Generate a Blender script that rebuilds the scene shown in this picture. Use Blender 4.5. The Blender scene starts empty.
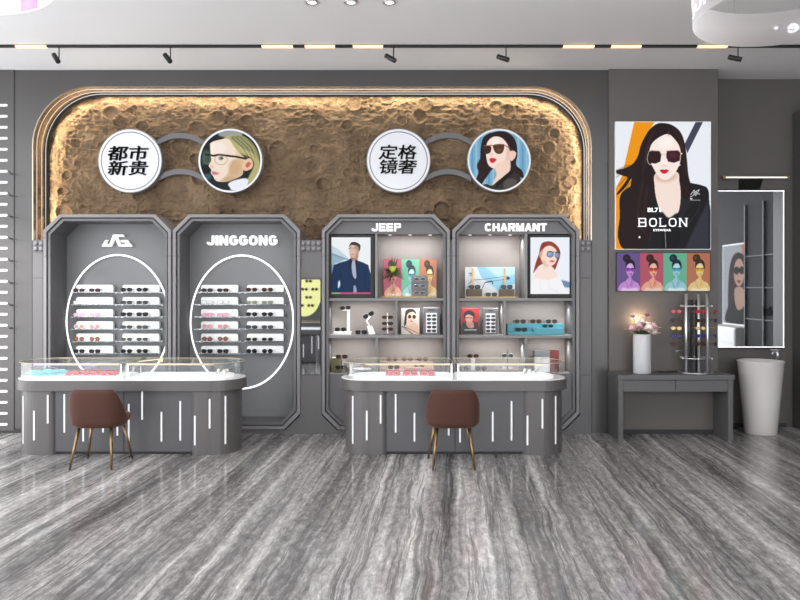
import bpy, bmesh, math, random
import numpy as np
from mathutils import Vector, Matrix
from mathutils.geometry import tessellate_polygon
random.seed(7); np.random.seed(7)
C = bpy.context.scene.collection
PI = math.pi
F = 708.0; D0 = 8.3; CZ = 1.7; HY = 288.0      # focal length in pixels, camera distance to the wall, eye height, horizon row

def PX(x, Y=0.0): return (x-400.0)*(D0+Y)/F
def PZ(y, Y=0.0): return CZ+(HY-y)*(D0+Y)/F
def P(x, y, Y=0.0): return Vector((PX(x, Y), Y, PZ(y, Y)))
def lin(c):
    c = c/255.0
    return c/12.92 if c <= 0.04045 else ((c+0.055)/1.055)**2.4
def rgb(r, g, b): return (lin(r), lin(g), lin(b), 1.0)

# ------------------------------------------------------------------ materials
def mat(name, col, rough=0.5, metal=0.0, emit=0.0, ecol=None, spec=0.5, noise=0.0, nscale=40, bump=0.0, bscale=200, coat=0.0, sheen=0.0, trans=0.0):
    m = bpy.data.materials.new(name); m.use_nodes = True
    nt = m.node_tree; b = nt.nodes['Principled BSDF']
    b.inputs['Base Color'].default_value = col
    b.inputs['Roughness'].default_value = rough
    b.inputs['Metallic'].default_value = metal
    b.inputs['Specular IOR Level'].default_value = spec
    if coat: b.inputs['Coat Weight'].default_value = coat; b.inputs['Coat Roughness'].default_value = 0.15
    if sheen: b.inputs['Sheen Tint'].default_value = (0.9, 0.55, 0.42, 1); b.inputs['Sheen Weight'].default_value = sheen; b.inputs['Sheen Roughness'].default_value = 0.35
    if trans: b.inputs['Transmission Weight'].default_value = trans
    if emit:
        b.inputs['Emission Color'].default_value = ecol or col
        b.inputs['Emission Strength'].default_value = emit
    if noise or bump:
        tc = nt.nodes.new('ShaderNodeTexCoord')
        n = nt.nodes.new('ShaderNodeTexNoise'); n.inputs['Scale'].default_value = nscale; n.inputs['Detail'].default_value = 4
        nt.links.new(tc.outputs['Object'], n.inputs['Vector'])
        if noise:
            mx = nt.nodes.new('ShaderNodeMix'); mx.data_type = 'RGBA'
            mx.inputs[6].default_value = tuple(max(0, c*(1-noise)) for c in col[:3])+(1,)
            mx.inputs[7].default_value = tuple(min(1, c*(1+noise)) for c in col[:3])+(1,)
            nt.links.new(n.outputs['Fac'], mx.inputs[0]); nt.links.new(mx.outputs[2], b.inputs['Base Color'])
        if bump:
            n2 = nt.nodes.new('ShaderNodeTexNoise'); n2.inputs['Scale'].default_value = bscale; n2.inputs['Detail'].default_value = 3
            nt.links.new(tc.outputs['Object'], n2.inputs['Vector'])
            bp = nt.nodes.new('ShaderNodeBump'); bp.inputs['Strength'].default_value = bump; bp.inputs['Distance'].default_value = 0.002
            nt.links.new(n2.outputs['Fac'], bp.inputs['Height']); nt.links.new(bp.outputs['Normal'], b.inputs['Normal'])
    return m

def clear_mat(name, tint=(0.95, 0.97, 0.97, 1), refl=0.08, rough=0.03):
    m = bpy.data.materials.new(name); m.use_nodes = True; nt = m.node_tree
    nt.nodes.clear()
    o = nt.nodes.new('ShaderNodeOutputMaterial'); t = nt.nodes.new('ShaderNodeBsdfTransparent'); g = nt.nodes.new('ShaderNodeBsdfGlossy')
    t.inputs['Color'].default_value = tint; g.inputs['Roughness'].default_value = rough
    lw = nt.nodes.new('ShaderNodeLayerWeight'); lw.inputs['Blend'].default_value = 0.35
    ma = nt.nodes.new('ShaderNodeMath'); ma.operation = 'MULTIPLY_ADD'; ma.inputs[1].default_value = 0.14; ma.inputs[2].default_value = refl; ma.use_clamp = True
    mx = nt.nodes.new('ShaderNodeMixShader')
    nt.links.new(lw.outputs['Fresnel'], ma.inputs[0]); nt.links.new(ma.outputs[0], mx.inputs[0])
    nt.links.new(t.outputs[0], mx.inputs[1]); nt.links.new(g.outputs[0], mx.inputs[2]); nt.links.new(mx.outputs[0], o.inputs['Surface'])
    return m

def picture_mat(name, emit, rough=0.4):
    """printed picture: colours sit in the mesh's colour attribute; lit ones are backlit boxes, screens or prints with added glow"""
    m = bpy.data.materials.new(name); m.use_nodes = True; nt = m.node_tree; b = nt.nodes['Principled BSDF']
    a = nt.nodes.new('ShaderNodeAttribute'); a.attribute_name = 'print'
    b.inputs['Roughness'].default_value = rough
    if emit:
        nt.links.new(a.outputs['Color'], b.inputs['Emission Color']); b.inputs['Emission Strength'].default_value = emit
        b.inputs['Base Color'].default_value = (0.01, 0.01, 0.01, 1); b.inputs['Specular IOR Level'].default_value = 0.04
    else:
        nt.links.new(a.outputs['Color'], b.inputs['Base Color'])
    return m

M = {}
M['wall'] = mat('wall_grey_lacquer', rgb(76, 74, 74), 0.25, noise=0.05, nscale=3)
M['facade'] = mat('facade_grey', rgb(96, 94, 95), 0.42, noise=0.05, nscale=5)
M['panel'] = mat('side_panel_grey', rgb(92, 88, 86), 0.5, noise=0.05, nscale=5)
M['niche'] = mat('niche_grey', rgb(124, 124, 126), 0.5, noise=0.05, nscale=4)
M['frame'] = mat('frame_grey', rgb(124, 122, 124), 0.4)
M['frame_dark'] = mat('frame_dark_grey', rgb(98, 97, 99), 0.45)
M['groove'] = mat('groove_dark', rgb(45, 45, 47), 0.7)
M['shelf'] = mat('shelf_grey', rgb(124, 122, 122), 0.45)
M['beige'] = mat('cabinet_back_greige', rgb(150, 143, 140), 0.7, noise=0.04, nscale=6)
M['counter'] = mat('counter_grey', rgb(92, 89, 89), 0.35, noise=0.03, nscale=5)
M['counter_dark'] = mat('counter_body_grey', rgb(84, 83, 86), 0.38, noise=0.03, nscale=5)
M['table'] = mat('table_grey', rgb(90, 89, 90), 0.45)
M['ceiling'] = mat('ceiling_white', rgb(238, 237, 238), 0.9, noise=0.01, nscale=2)
M['white'] = mat('white_gloss', rgb(249, 249, 250), 0.3)
M['spot_led'] = mat('small_spot_lens', rgb(230, 230, 230), 0.4, emit=0.6, ecol=(1, 1, 1, 1))
M['white_led'] = mat('white_led', rgb(255, 255, 255), 0.4, emit=2.2, ecol=(1, 1, 1, 1))
M['ring_led'] = mat('ring_led', rgb(255, 255, 255), 0.4, emit=0.9, ecol=(1, 1, 1, 1))
M['strip_led'] = mat('strip_led', rgb(200, 195, 190), 0.4, emit=0.5, ecol=(1, .95, .9, 1))
M['ring_white'] = mat('ring_white_film', rgb(240, 240, 242), 0.6, emit=0.5, ecol=(1, 1, 1, 1))
M['slot_led'] = mat('slot_led', rgb(200, 200, 200), 0.4, emit=0.45, ecol=(0.97, 0.98, 1, 1))
M['sign_led'] = mat('sign_lit_white', rgb(190, 192, 197), 0.5, emit=0.25, ecol=(0.93, 0.95, 1, 1))
M['letter'] = mat('letter_white', rgb(235, 235, 235), 0.5, emit=0.4, ecol=(1, 1, 1, 1))
M['bed'] = mat('light_bed', rgb(235, 236, 240), 0.3, emit=0.45, ecol=(0.97, 0.98, 1, 1))
M['warm_led'] = mat('warm_led', rgb(255, 215, 170), 0.4, emit=1.3, ecol=(1.0, 0.62, 0.34, 1))
M['black'] = mat('black_metal', rgb(22, 22, 23), 0.4)
M['brass'] = mat('brass', rgb(160, 132, 90), 0.32, metal=0.9)
M['leg'] = mat('leg_bronze', rgb(140, 116, 84), 0.3, metal=0.9)
M['gold'] = mat('champagne_gold', rgb(222, 203, 170), 0.3, metal=0.7)
M['chrome'] = mat('chrome', rgb(235, 235, 238), 0.3, metal=1.0)
M['mirror'] = mat('mirror_silver', rgb(225, 228, 230), 0.02, metal=1.0)
M['velvet'] = mat('brown_velvet', rgb(74, 43, 33), 0.85, noise=0.12, nscale=60, sheen=0.3, bump=0.3, bscale=400)
M['soffit'] = mat('bronze_mirror_soffit', rgb(160, 150, 138), 0.2, metal=1.0)
M['glass'] = clear_mat('clear_glass', (0.985, 0.99, 0.99, 1), 0.03)
M['acrylic'] = clear_mat('clear_acrylic', (0.9, 0.93, 0.95, 1), 0.15, 0.1)
M['smoke'] = clear_mat('smoke_acrylic', (0.5, 0.5, 0.52, 1), 0.1, 0.1)
M['ceramic'] = mat('basin_ceramic', rgb(214, 209, 207), 0.25, coat=0.2)
M['ink'] = mat('ink_black', rgb(58, 58, 60), 0.6)
M['teal'] = mat('teal_lacquer', rgb(70, 150, 165), 0.4)
M['pinkbeige'] = mat('pink_beige_lacquer', rgb(205, 172, 158), 0.5)
M['olive'] = mat('olive_fabric', rgb(120, 118, 84), 0.8)
M['wood'] = mat('light_oak', rgb(186, 164, 130), 0.6, noise=0.12, nscale=30)
M['darkwood'] = mat('dark_walnut', rgb(92, 76, 58), 0.5, noise=0.15, nscale=30)
M['casegrey'] = mat('case_grey', rgb(112, 112, 114), 0.5)
M['blue'] = mat('pale_blue_cloth', rgb(140, 214, 226), 0.6, noise=0.06, nscale=30)
M['green'] = mat('leaf_green', rgb(62, 82, 38), 0.6, noise=0.3, nscale=30)
M['darkleaf'] = mat('dark_leaf', rgb(56, 40, 34), 0.6, noise=0.3, nscale=30)
M['yellowgreen'] = mat('flower_yellow_green', rgb(180, 186, 60), 0.6, noise=0.1)
M['petal'] = mat('petal_pink', rgb(226, 186, 190), 0.7, noise=0.12, nscale=60)
M['petal_dark'] = mat('petal_mauve', rgb(176, 120, 132), 0.7, noise=0.15, nscale=60)
M['petal_white'] = mat('petal_cream', rgb(245, 228, 220), 0.7, noise=0.05, nscale=60)
M['vase'] = mat('white_textured_vase', rgb(210, 210, 212), 0.5, bump=1.0, bscale=120)
M['vase'].node_tree.nodes['Bump'].inputs['Distance'].default_value = 0.01
M['bulb'] = mat('warm_bulb', rgb(255, 230, 190), 0.4, emit=9, ecol=(1, 0.72, 0.42, 1))
M['down_led'] = mat('downlight_lens', rgb(255, 255, 255), 0.4, emit=3.0, ecol=(1, 0.98, 0.95, 1))
M['fabric_ring'] = clear_mat('ring_shade_film', (0.96, 0.94, 0.96, 1), 0.0); _nt = M['fabric_ring'].node_tree; _g = [n for n in _nt.nodes if n.type == 'BSDF_GLOSSY'][0]; _d = _nt.nodes.new('ShaderNodeBsdfTranslucent'); _d.inputs['Color'].default_value = (0.95, 0.93, 0.94, 1); _x = [n for n in _nt.nodes if n.type == 'MIX_SHADER'][0]; _nt.links.new(_d.outputs[0], _x.inputs[2]); _ma = [n for n in _nt.nodes if n.type == 'MATH'][0]; _ma.inputs[1].default_value = 0.2; _ma.inputs[2].default_value = 0.45; _e = _nt.nodes.new('ShaderNodeEmission'); _e.inputs['Strength'].default_value = 0.07; _s = _nt.nodes.new('ShaderNodeAddShader'); _nt.links.new(_x.outputs[0], _s.inputs[0]); _nt.links.new(_e.outputs[0], _s.inputs[1]); _nt.links.new(_s.outputs[0], [n for n in _nt.nodes if n.type == 'OUTPUT_MATERIAL'][0].inputs['Surface'])  # faint emission added to brighten the film
M['purple'] = mat('purple_print', rgb(186, 142, 202), 0.6, noise=0.6, nscale=9, emit=0.1, ecol=rgb(190, 150, 205))
M['red'] = mat('red_card', rgb(170, 25, 30), 0.5)
M['maroon'] = mat('maroon_box', rgb(110, 40, 36), 0.5)
M['slate'] = mat('slate_box', rgb(120, 126, 130), 0.5)
M['taupe'] = mat('taupe_tray', rgb(120, 104, 98), 0.6)
M['lens_black'] = mat('lens_black', rgb(24, 24, 27), 0.12)
M['lens_brown'] = mat('lens_brown', rgb(62, 36, 28), 0.15)
M['lens_amber'] = mat('lens_amber', rgb(140, 88, 60), 0.15)
M['lens_coral'] = mat('lens_coral', rgb(214, 120, 104), 0.2)
M['lens_pink'] = mat('lens_pink', rgb(240, 160, 190), 0.2)
M['lens_clear'] = mat('lens_pale', rgb(226, 230, 234), 0.15)
M['lens_olive'] = mat('lens_olive', rgb(128, 132, 104), 0.2)
M['lens_grey'] = mat('lens_grey', rgb(74, 76, 78), 0.15)
M['lens_red'] = mat('lens_red', rgb(190, 38, 52), 0.2)
M['lens_blue'] = mat('lens_blue', rgb(42, 52, 120), 0.2)
M['lens_yellow'] = mat('lens_yellow', rgb(224, 200, 128), 0.2)
M['rim_black'] = mat('rim_black', rgb(20, 20, 22), 0.35)
M['rim_brown'] = mat('rim_brown', rgb(66, 38, 30), 0.35)
M['rim_pink'] = mat('rim_pink', rgb(236, 120, 165), 0.35)
M['rim_red'] = mat('rim_red', rgb(170, 36, 44), 0.35)
M['rim_clear'] = mat('rim_clear', rgb(205, 208, 212), 0.2)
M['rim_gold'] = mat('rim_gold', rgb(200, 170, 110), 0.3, metal=0.8)
M['rim_silver'] = mat('rim_silver', rgb(190, 192, 196), 0.25, metal=0.8)
M['rim_olive'] = mat('rim_olive', rgb(120, 126, 96), 0.4)
M['rim_navy'] = mat('rim_navy', rgb(40, 46, 96), 0.35)

for _k in ('lens_black', 'lens_brown', 'lens_grey', 'rim_black', 'rim_brown', 'lens_amber', 'lens_blue'):
    _b = M[_k].node_tree.nodes['Principled BSDF']; _b.inputs['Specular IOR Level'].default_value = 0.2; _b.inputs['Roughness'].default_value = 0.3
# travertine floor: long wandering streaks
def floor_mat():
    m = bpy.data.materials.new('striped_marble_floor'); m.use_nodes = True; nt = m.node_tree; b = nt.nodes['Principled BSDF']
    N = lambda t: nt.nodes.new(t); L = nt.links.new
    tc = N('ShaderNodeTexCoord'); mp = N('ShaderNodeMapping'); mp.inputs['Rotation'].default_value = (0, 0, math.radians(4.5))
    L(tc.outputs['Object'], mp.inputs['Vector'])
    # wobble
    nw = N('ShaderNodeTexNoise'); nw.inputs['Scale'].default_value = 1.6; nw.inputs['Detail'].default_value = 6; nw.inputs['Roughness'].default_value = 0.62
    L(mp.outputs[0], nw.inputs['Vector'])
    sub = N('ShaderNodeVectorMath'); sub.operation = 'SUBTRACT'; sub.inputs[1].default_value = (0.5, 0.5, 0.5); L(nw.outputs['Color'], sub.inputs[0])
    mul = N('ShaderNodeVectorMath'); mul.operation = 'MULTIPLY'; mul.inputs[1].default_value = (0.10, 0.3, 0); L(sub.outputs[0], mul.inputs[0])
    add = N('ShaderNodeVectorMath'); add.operation = 'ADD'; L(mp.outputs[0], add.inputs[0]); L(mul.outputs[0], add.inputs[1])
    def streak(sx, sy, det, rough, off=0):
        s = N('ShaderNodeMapping'); s.inputs['Scale'].default_value = (sx, sy, 1); s.inputs['Location'].default_value = (off, off, 0); L(add.outputs[0], s.inputs['Vector'])
        n = N('ShaderNodeTexNoise'); n.inputs['Scale'].default_value = 1; n.inputs['Detail'].default_value = det; n.inputs['Roughness'].default_value = rough
        L(s.outputs[0], n.inputs['Vector']); return n
    s1 = streak(4.0, 0.10, 5, 0.62); s2 = streak(14, 0.35, 8, 0.72, 7); s3 = streak(26, 8, 7, 0.78, 3); s4 = streak(6.5, 0.13, 6, 0.62, 13)
    a1 = N('ShaderNodeMath'); a1.operation = 'MULTIPLY_ADD'; a1.inputs[1].default_value = 0.6; L(s2.outputs['Fac'], a1.inputs[0]); L(s1.outputs['Fac'], a1.inputs[2])
    a2 = N('ShaderNodeMath'); a2.operation = 'MULTIPLY_ADD'; a2.inputs[1].default_value = 0.75; L(s3.outputs['Fac'], a2.inputs[0]); L(a1.outputs[0], a2.inputs[2]); a3 = N('ShaderNodeMath'); a3.operation = 'MULTIPLY'; a3.inputs[1].default_value = 1/2.35; L(a2.outputs[0], a3.inputs[0])
    cr = N('ShaderNodeValToRGB'); e = cr.color_ramp.elements
    e[0].position = 0.40; e[0].color = rgb(88, 86, 86)
    e[1].position = 0.60; e[1].color = rgb(222, 218, 216)
    for p, c in ((0.455, (110, 108, 108)), (0.5, (144, 141, 140)), (0.55, (180, 176, 175))):
        k = cr.color_ramp.elements.new(p); k.color = rgb(*c)
    L(a3.outputs[0], cr.inputs[0])
    # thin dark veins
    vr = N('ShaderNodeValToRGB'); v = vr.color_ramp.elements; v[0].position = 0.475; v[0].color = (0, 0, 0, 1); v[1].position = 0.525; v[1].color = (0, 0, 0, 1)
    k = vr.color_ramp.elements.new(0.5); k.color = (1, 1, 1, 1); L(s4.outputs['Fac'], vr.inputs[0])
    vm = N('ShaderNodeMath'); vm.operation = 'MULTIPLY'; vm.inputs[1].default_value = 1.3; L(vr.outputs[0], vm.inputs[0])
    vm2 = N('ShaderNodeMath'); vm2.operation = 'MULTIPLY'; L(vm.outputs[0], vm2.inputs[0]); L(s3.outputs['Fac'], vm2.inputs[1])
    mx = N('ShaderNodeMix'); mx.data_type = 'RGBA'; mx.inputs[7].default_value = rgb(58, 57, 58)
    L(vm2.outputs[0], mx.inputs[0]); L(cr.outputs[0], mx.inputs[6]); L(mx.outputs[2], b.inputs['Base Color'])
    rr = N('ShaderNodeMapRange'); rr.inputs[3].default_value = 0.07; rr.inputs[4].default_value = 0.2; L(s2.outputs['Fac'], rr.inputs[0]); L(rr.outputs[0], b.inputs['Roughness'])
    b.inputs['Specular IOR Level'].default_value = 0.5
    return m
M['floor'] = floor_mat()

def stone_mat():
    m = bpy.data.materials.new('rough_sandstone'); m.use_nodes = True; nt = m.node_tree; b = nt.nodes['Principled BSDF']
    N = lambda t: nt.nodes.new(t); L = nt.links.new
    tc = N('ShaderNodeTexCoord'); n = N('ShaderNodeTexNoise'); n.inputs['Scale'].default_value = 2.2; n.inputs['Detail'].default_value = 8; n.inputs['Roughness'].default_value = 0.65
    L(tc.outputs['Object'], n.inputs['Vector'])
    cr = N('ShaderNodeValToRGB'); e = cr.color_ramp.elements
    e[0].position = 0.3; e[0].color = rgb(92, 77, 63); e[1].position = 0.72; e[1].color = rgb(146, 125, 102)
    L(n.outputs['Fac'], cr.inputs[0]); L(cr.outputs[0], b.inputs['Base Color'])
    n2 = N('ShaderNodeTexNoise'); n2.inputs['Scale'].default_value = 20; n2.inputs['Detail'].default_value = 10; n2.inputs['Roughness'].default_value = 0.65; L(tc.outputs['Object'], n2.inputs['Vector'])
    bp = N('ShaderNodeBump'); bp.inputs['Strength'].default_value = 1.0; bp.inputs['Distance'].default_value = 0.03
    L(n2.outputs['Fac'], bp.inputs['Height']); L(bp.outputs[0], b.inputs['Normal'])
    b.inputs['Roughness'].default_value = 1.0; b.inputs['Specular IOR Level'].default_value = 0.0
    return m
M['stone'] = stone_mat()

# ------------------------------------------------------------------ mesh builder
class MB:
    def __init__(s): s.v = []; s.f = []; s.mi = []; s.sm = []; s.cur = 0
    def add(s, vs, fs, smooth=False):
        o = len(s.v); s.v += [tuple(v) for v in vs]
        for f in fs: s.f.append([i+o for i in f]); s.mi.append(s.cur); s.sm.append(smooth)
        return s
    def box(s, x0, x1, y0, y1, z0, z1):
        x0, x1 = sorted((x0, x1)); y0, y1 = sorted((y0, y1)); z0, z1 = sorted((z0, z1))
        return s.add([(x0, y0, z0), (x1, y0, z0), (x1, y1, z0), (x0, y1, z0), (x0, y0, z1), (x1, y0, z1), (x1, y1, z1), (x0, y1, z1)],
                     [(0, 3, 2, 1), (4, 5, 6, 7), (0, 1, 5, 4), (1, 2, 6, 5), (2, 3, 7, 6), (3, 0, 4, 7)])
    def prism(s, loops, a0, a1, axis='y', smooth=False):
        """loops: outer then holes, 2-D; axis y: points (x,z) run over y a0..a1; axis z: points (x,y) run over z; axis x: (y,z)"""
        if not isinstance(loops[0][0], (tuple, list, Vector)): loops = [loops]
        mk = {'y': lambda p, a: (p[0], a, p[1]), 'z': lambda p, a: (p[0], p[1], a), 'x': lambda p, a: (a, p[0], p[1])}[axis]
        flat = [p for l in loops for p in l]; n = len(flat)
        tr = tessellate_polygon([[Vector((p[0], p[1], 0)) for p in l] for l in loops])
        fs = [tuple(t) for t in tr]+[tuple(i+n for i in reversed(t)) for t in tr]
        s.add([mk(p, a0) for p in flat]+[mk(p, a1) for p in flat], fs)
        k = len(s.v)-2*n; off = 0
        for l in loops:
            m = len(l)
            for i in range(m):
                j = (i+1) % m
                s.f.append([k+off+i, k+off+j, k+off+j+n, k+off+i+n]); s.mi.append(s.cur); s.sm.append(smooth)
            off += m
        return s
    def tube(s, pts, r, n=8, closed=False, r1=None, caps=True):
        pts = [Vector(p) for p in pts]; m = len(pts); vs = []; fs = []
        up = Vector((0, 0, 1))
        for i, p in enumerate(pts):
            if closed: t = pts[(i+1) % m]-pts[i-1]
            else: t = pts[min(i+1, m-1)]-pts[max(i-1, 0)]
            t.normalize()
            if i == 0:
                u = up if abs(t.dot(up)) < 0.95 else Vector((1, 0, 0))
            a = (u-t*u.dot(t)).normalized(); u = a; bb = t.cross(a)
            rr = r if r1 is None else r+(r1-r)*i/(m-1)
            for k in range(n):
                an = 2*PI*k/n; vs.append(p+a*math.cos(an)*rr+bb*math.sin(an)*rr)
        for i in range(m if closed else m-1):
            j = (i+1) % m
            for k in range(n): fs.append((i*n+k, i*n+(k+1) % n, j*n+(k+1) % n, j*n+k))
        s.add(vs, fs, True)
        if not closed and caps:
            s.add(vs[:n], [tuple(reversed(range(n)))]); s.add(vs[-n:], [tuple(range(n))])
        return s
    def lathe(s, prof, c=(0, 0, 0), n=32, sx=1, sy=1, smooth=True):
        vs = []; fs = []; m = len(prof)
        for r, z in prof:
            for k in range(n):
                a = 2*PI*k/n; vs.append((c[0]+r*sx*math.cos(a), c[1]+r*sy*math.sin(a), c[2]+z))
        for i in range(m-1):
            for k in range(n): fs.append((i*n+k, i*n+(k+1) % n, (i+1)*n+(k+1) % n, (i+1)*n+k))
        s.add(vs, fs, smooth)
        if prof[0][0] > 1e-5: s.add(vs[:n], [tuple(reversed(range(n)))])
        if prof[-1][0] > 1e-5: s.add(vs[-n:], [tuple(range(n))])
        return s
    def ball(s, c, rx, ry=None, rz=None, n=12):
        ry = ry or rx; rz = rz or rx
        prof = [(math.sin(PI*i/n)*1.0, -math.cos(PI*i/n)) for i in range(n+1)]
        vs = []; fs = []
        for r, z in prof:
            for k in range(n):
                a = 2*PI*k/n; vs.append((c[0]+max(r, 1e-4)*rx*math.cos(a), c[1]+max(r, 1e-4)*ry*math.sin(a), c[2]+z*rz))
        for i in range(n):
            for k in range(n): fs.append((i*n+k, i*n+(k+1) % n, (i+1)*n+(k+1) % n, (i+1)*n+k))
        return s.add(vs, fs, True)
    def xf(s, Mx, start=0):
        for i in range(start, len(s.v)): s.v[i] = tuple(Mx @ Vector(s.v[i]))
        return s

def base_of(mb):
    a = np.array(mb.v); lo = a.min(0); hi = a.max(0)
    return Vector(((lo[0]+hi[0])/2, (lo[1]+hi[1])/2, lo[2]))
def obj(name, mb, m, parent=None, loc=None, bevel=0, seg=2, recalc=True, smooth=None):
    """one mesh object. loc = its origin (world); a child's vertices are given in the world of its unrotated parent"""
    ms = m if isinstance(m, (list, tuple)) else [m]
    if loc is None: loc = wloc(parent) if parent else base_of(mb)
    loc = Vector(loc)
    me = bpy.data.meshes.new(name)
    me.from_pydata([tuple(Vector(v)-loc) for v in mb.v], [], mb.f)
    for x in ms: me.materials.append(M[x] if isinstance(x, str) else x)
    me.polygons.foreach_set('material_index', mb.mi); me.polygons.foreach_set('use_smooth', mb.sm)
    if recalc:
        bm = bmesh.new(); bm.from_mesh(me); bmesh.ops.remove_doubles(bm, verts=bm.verts, dist=1e-5)
        bmesh.ops.recalc_face_normals(bm, faces=bm.faces); bm.to_mesh(me); bm.free()
    me.update()
    o = bpy.data.objects.new(name, me); C.objects.link(o)
    if parent: o.parent = parent; o.location = loc-wloc(parent)
    else: o.location = loc
    if bevel:
        b = o.modifiers.new('bevel', 'BEVEL'); b.width = bevel; b.segments = seg; b.limit_method = 'ANGLE'; b.angle_limit = math.radians(40)
    return o
def wloc(o):
    v = Vector((0, 0, 0))
    while o: v = v+o.location; o = o.parent
    return v
def thing(name, label, cat, loc=(0, 0, 0), group=None):
    o = bpy.data.objects.new(name, None); C.objects.link(o); o.location = loc; o.empty_display_size = 0.05
    return tag(o, label, cat, group)
def tag(o, label, cat, group=None):
    o['label'] = label; o['category'] = cat
    if group: o['group'] = group
    return o
def struct(o): o['kind'] = 'structure'; return o
def dup(root, loc, rot=(0, 0, 0), label=None, group=None):
    r = root.copy(); C.objects.link(r); r.location = loc; r.rotation_euler = rot
    if label: r['label'] = label
    if group: r['group'] = group
    for ch in list(root.children):
        c = ch.copy(); C.objects.link(c); c.parent = r
        for g in list(ch.children):
            d = g.copy(); C.objects.link(d); d.parent = c
    return r

def octa(x0, x1, y0, y1, c, Y=0, cb=None):
    """octagonal outline in pixel rows/columns of the wall plane -> (x,z) points"""
    cb = c if cb is None else cb
    pts = [(x0, y0+c), (x0+c, y0), (x1-c, y0), (x1, y0+c), (x1, y1-cb), (x1-cb, y1), (x0+cb, y1), (x0, y1-cb)]
    return [(PX(x, Y), PZ(y, Y)) for x, y in pts]
def rrect(x0, x1, z0, z1, r, n=6, which=(1, 1, 1, 1)):
    """rounded rectangle; which = corners (x0z0, x1z0, x1z1, x0z1)"""
    out = []
    for k, (cx, cz, a0) in enumerate(((x0+r, z0+r, PI), (x1-r, z0+r, 1.5*PI), (x1-r, z1-r, 0), (x0+r, z1-r, 0.5*PI))):
        if which[k]:
            for i in range(n+1): a = a0+i/n*PI/2; out.append((cx+r*math.cos(a), cz+r*math.sin(a)))
        else:
            out.append(((x0, z0), (x1, z0), (x1, z1), (x0, z1))[k])
    return out

# ------------------------------------------------------------------ lettering
def letters(name, s, x0, x1, z0, z1, y, depth, m, parent=None, bold=0.0, shear=0.0, space=1.04):
    cu = bpy.data.curves.new(name or 'text', 'FONT'); cu.body = s; cu.size = 1.0; cu.extrude = 0.02; cu.shear = shear; cu.space_character = space
    cu.resolution_u = 4; cu.space_line = 0.95
    t = bpy.data.objects.new(name or 'text', cu); C.objects.link(t)
    dg = bpy.context.evaluated_depsgraph_get(); dg.update()
    me = bpy.data.meshes.new_from_object(t.evaluated_get(dg)); bpy.data.objects.remove(t)
    a = np.empty(len(me.vertices)*3); me.vertices.foreach_get('co', a); a = a.reshape(-1, 3)
    mb = MB(); fs = [list(p.vertices) for p in me.polygons]
    if len(a):
        lo = a.min(0); hi = a.max(0); sc = (x1-x0)/(hi[0]-lo[0]), (z1-z0)/(hi[1]-lo[1])
        sc = (x1-x0)/(hi[0]-lo[0]+2*bold), (z1-z0)/(hi[1]-lo[1]+bold)
        for ox, oz in ([(0, 0), (bold, 0), (2*bold, 0), (0, bold), (bold, bold), (2*bold, bold)] if bold else [(0, 0)]):   # heavier strokes: overlaid shifted copies
            mb.add([(x0+(p[0]-lo[0]+ox)*sc[0], y+(0 if p[2] > 0 else depth), z0+(p[1]-lo[1]+oz)*sc[1]) for p in a], fs)
    bpy.data.meshes.remove(me)
    return mb if name is None else obj(name, mb, m, parent, recalc=False)

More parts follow.
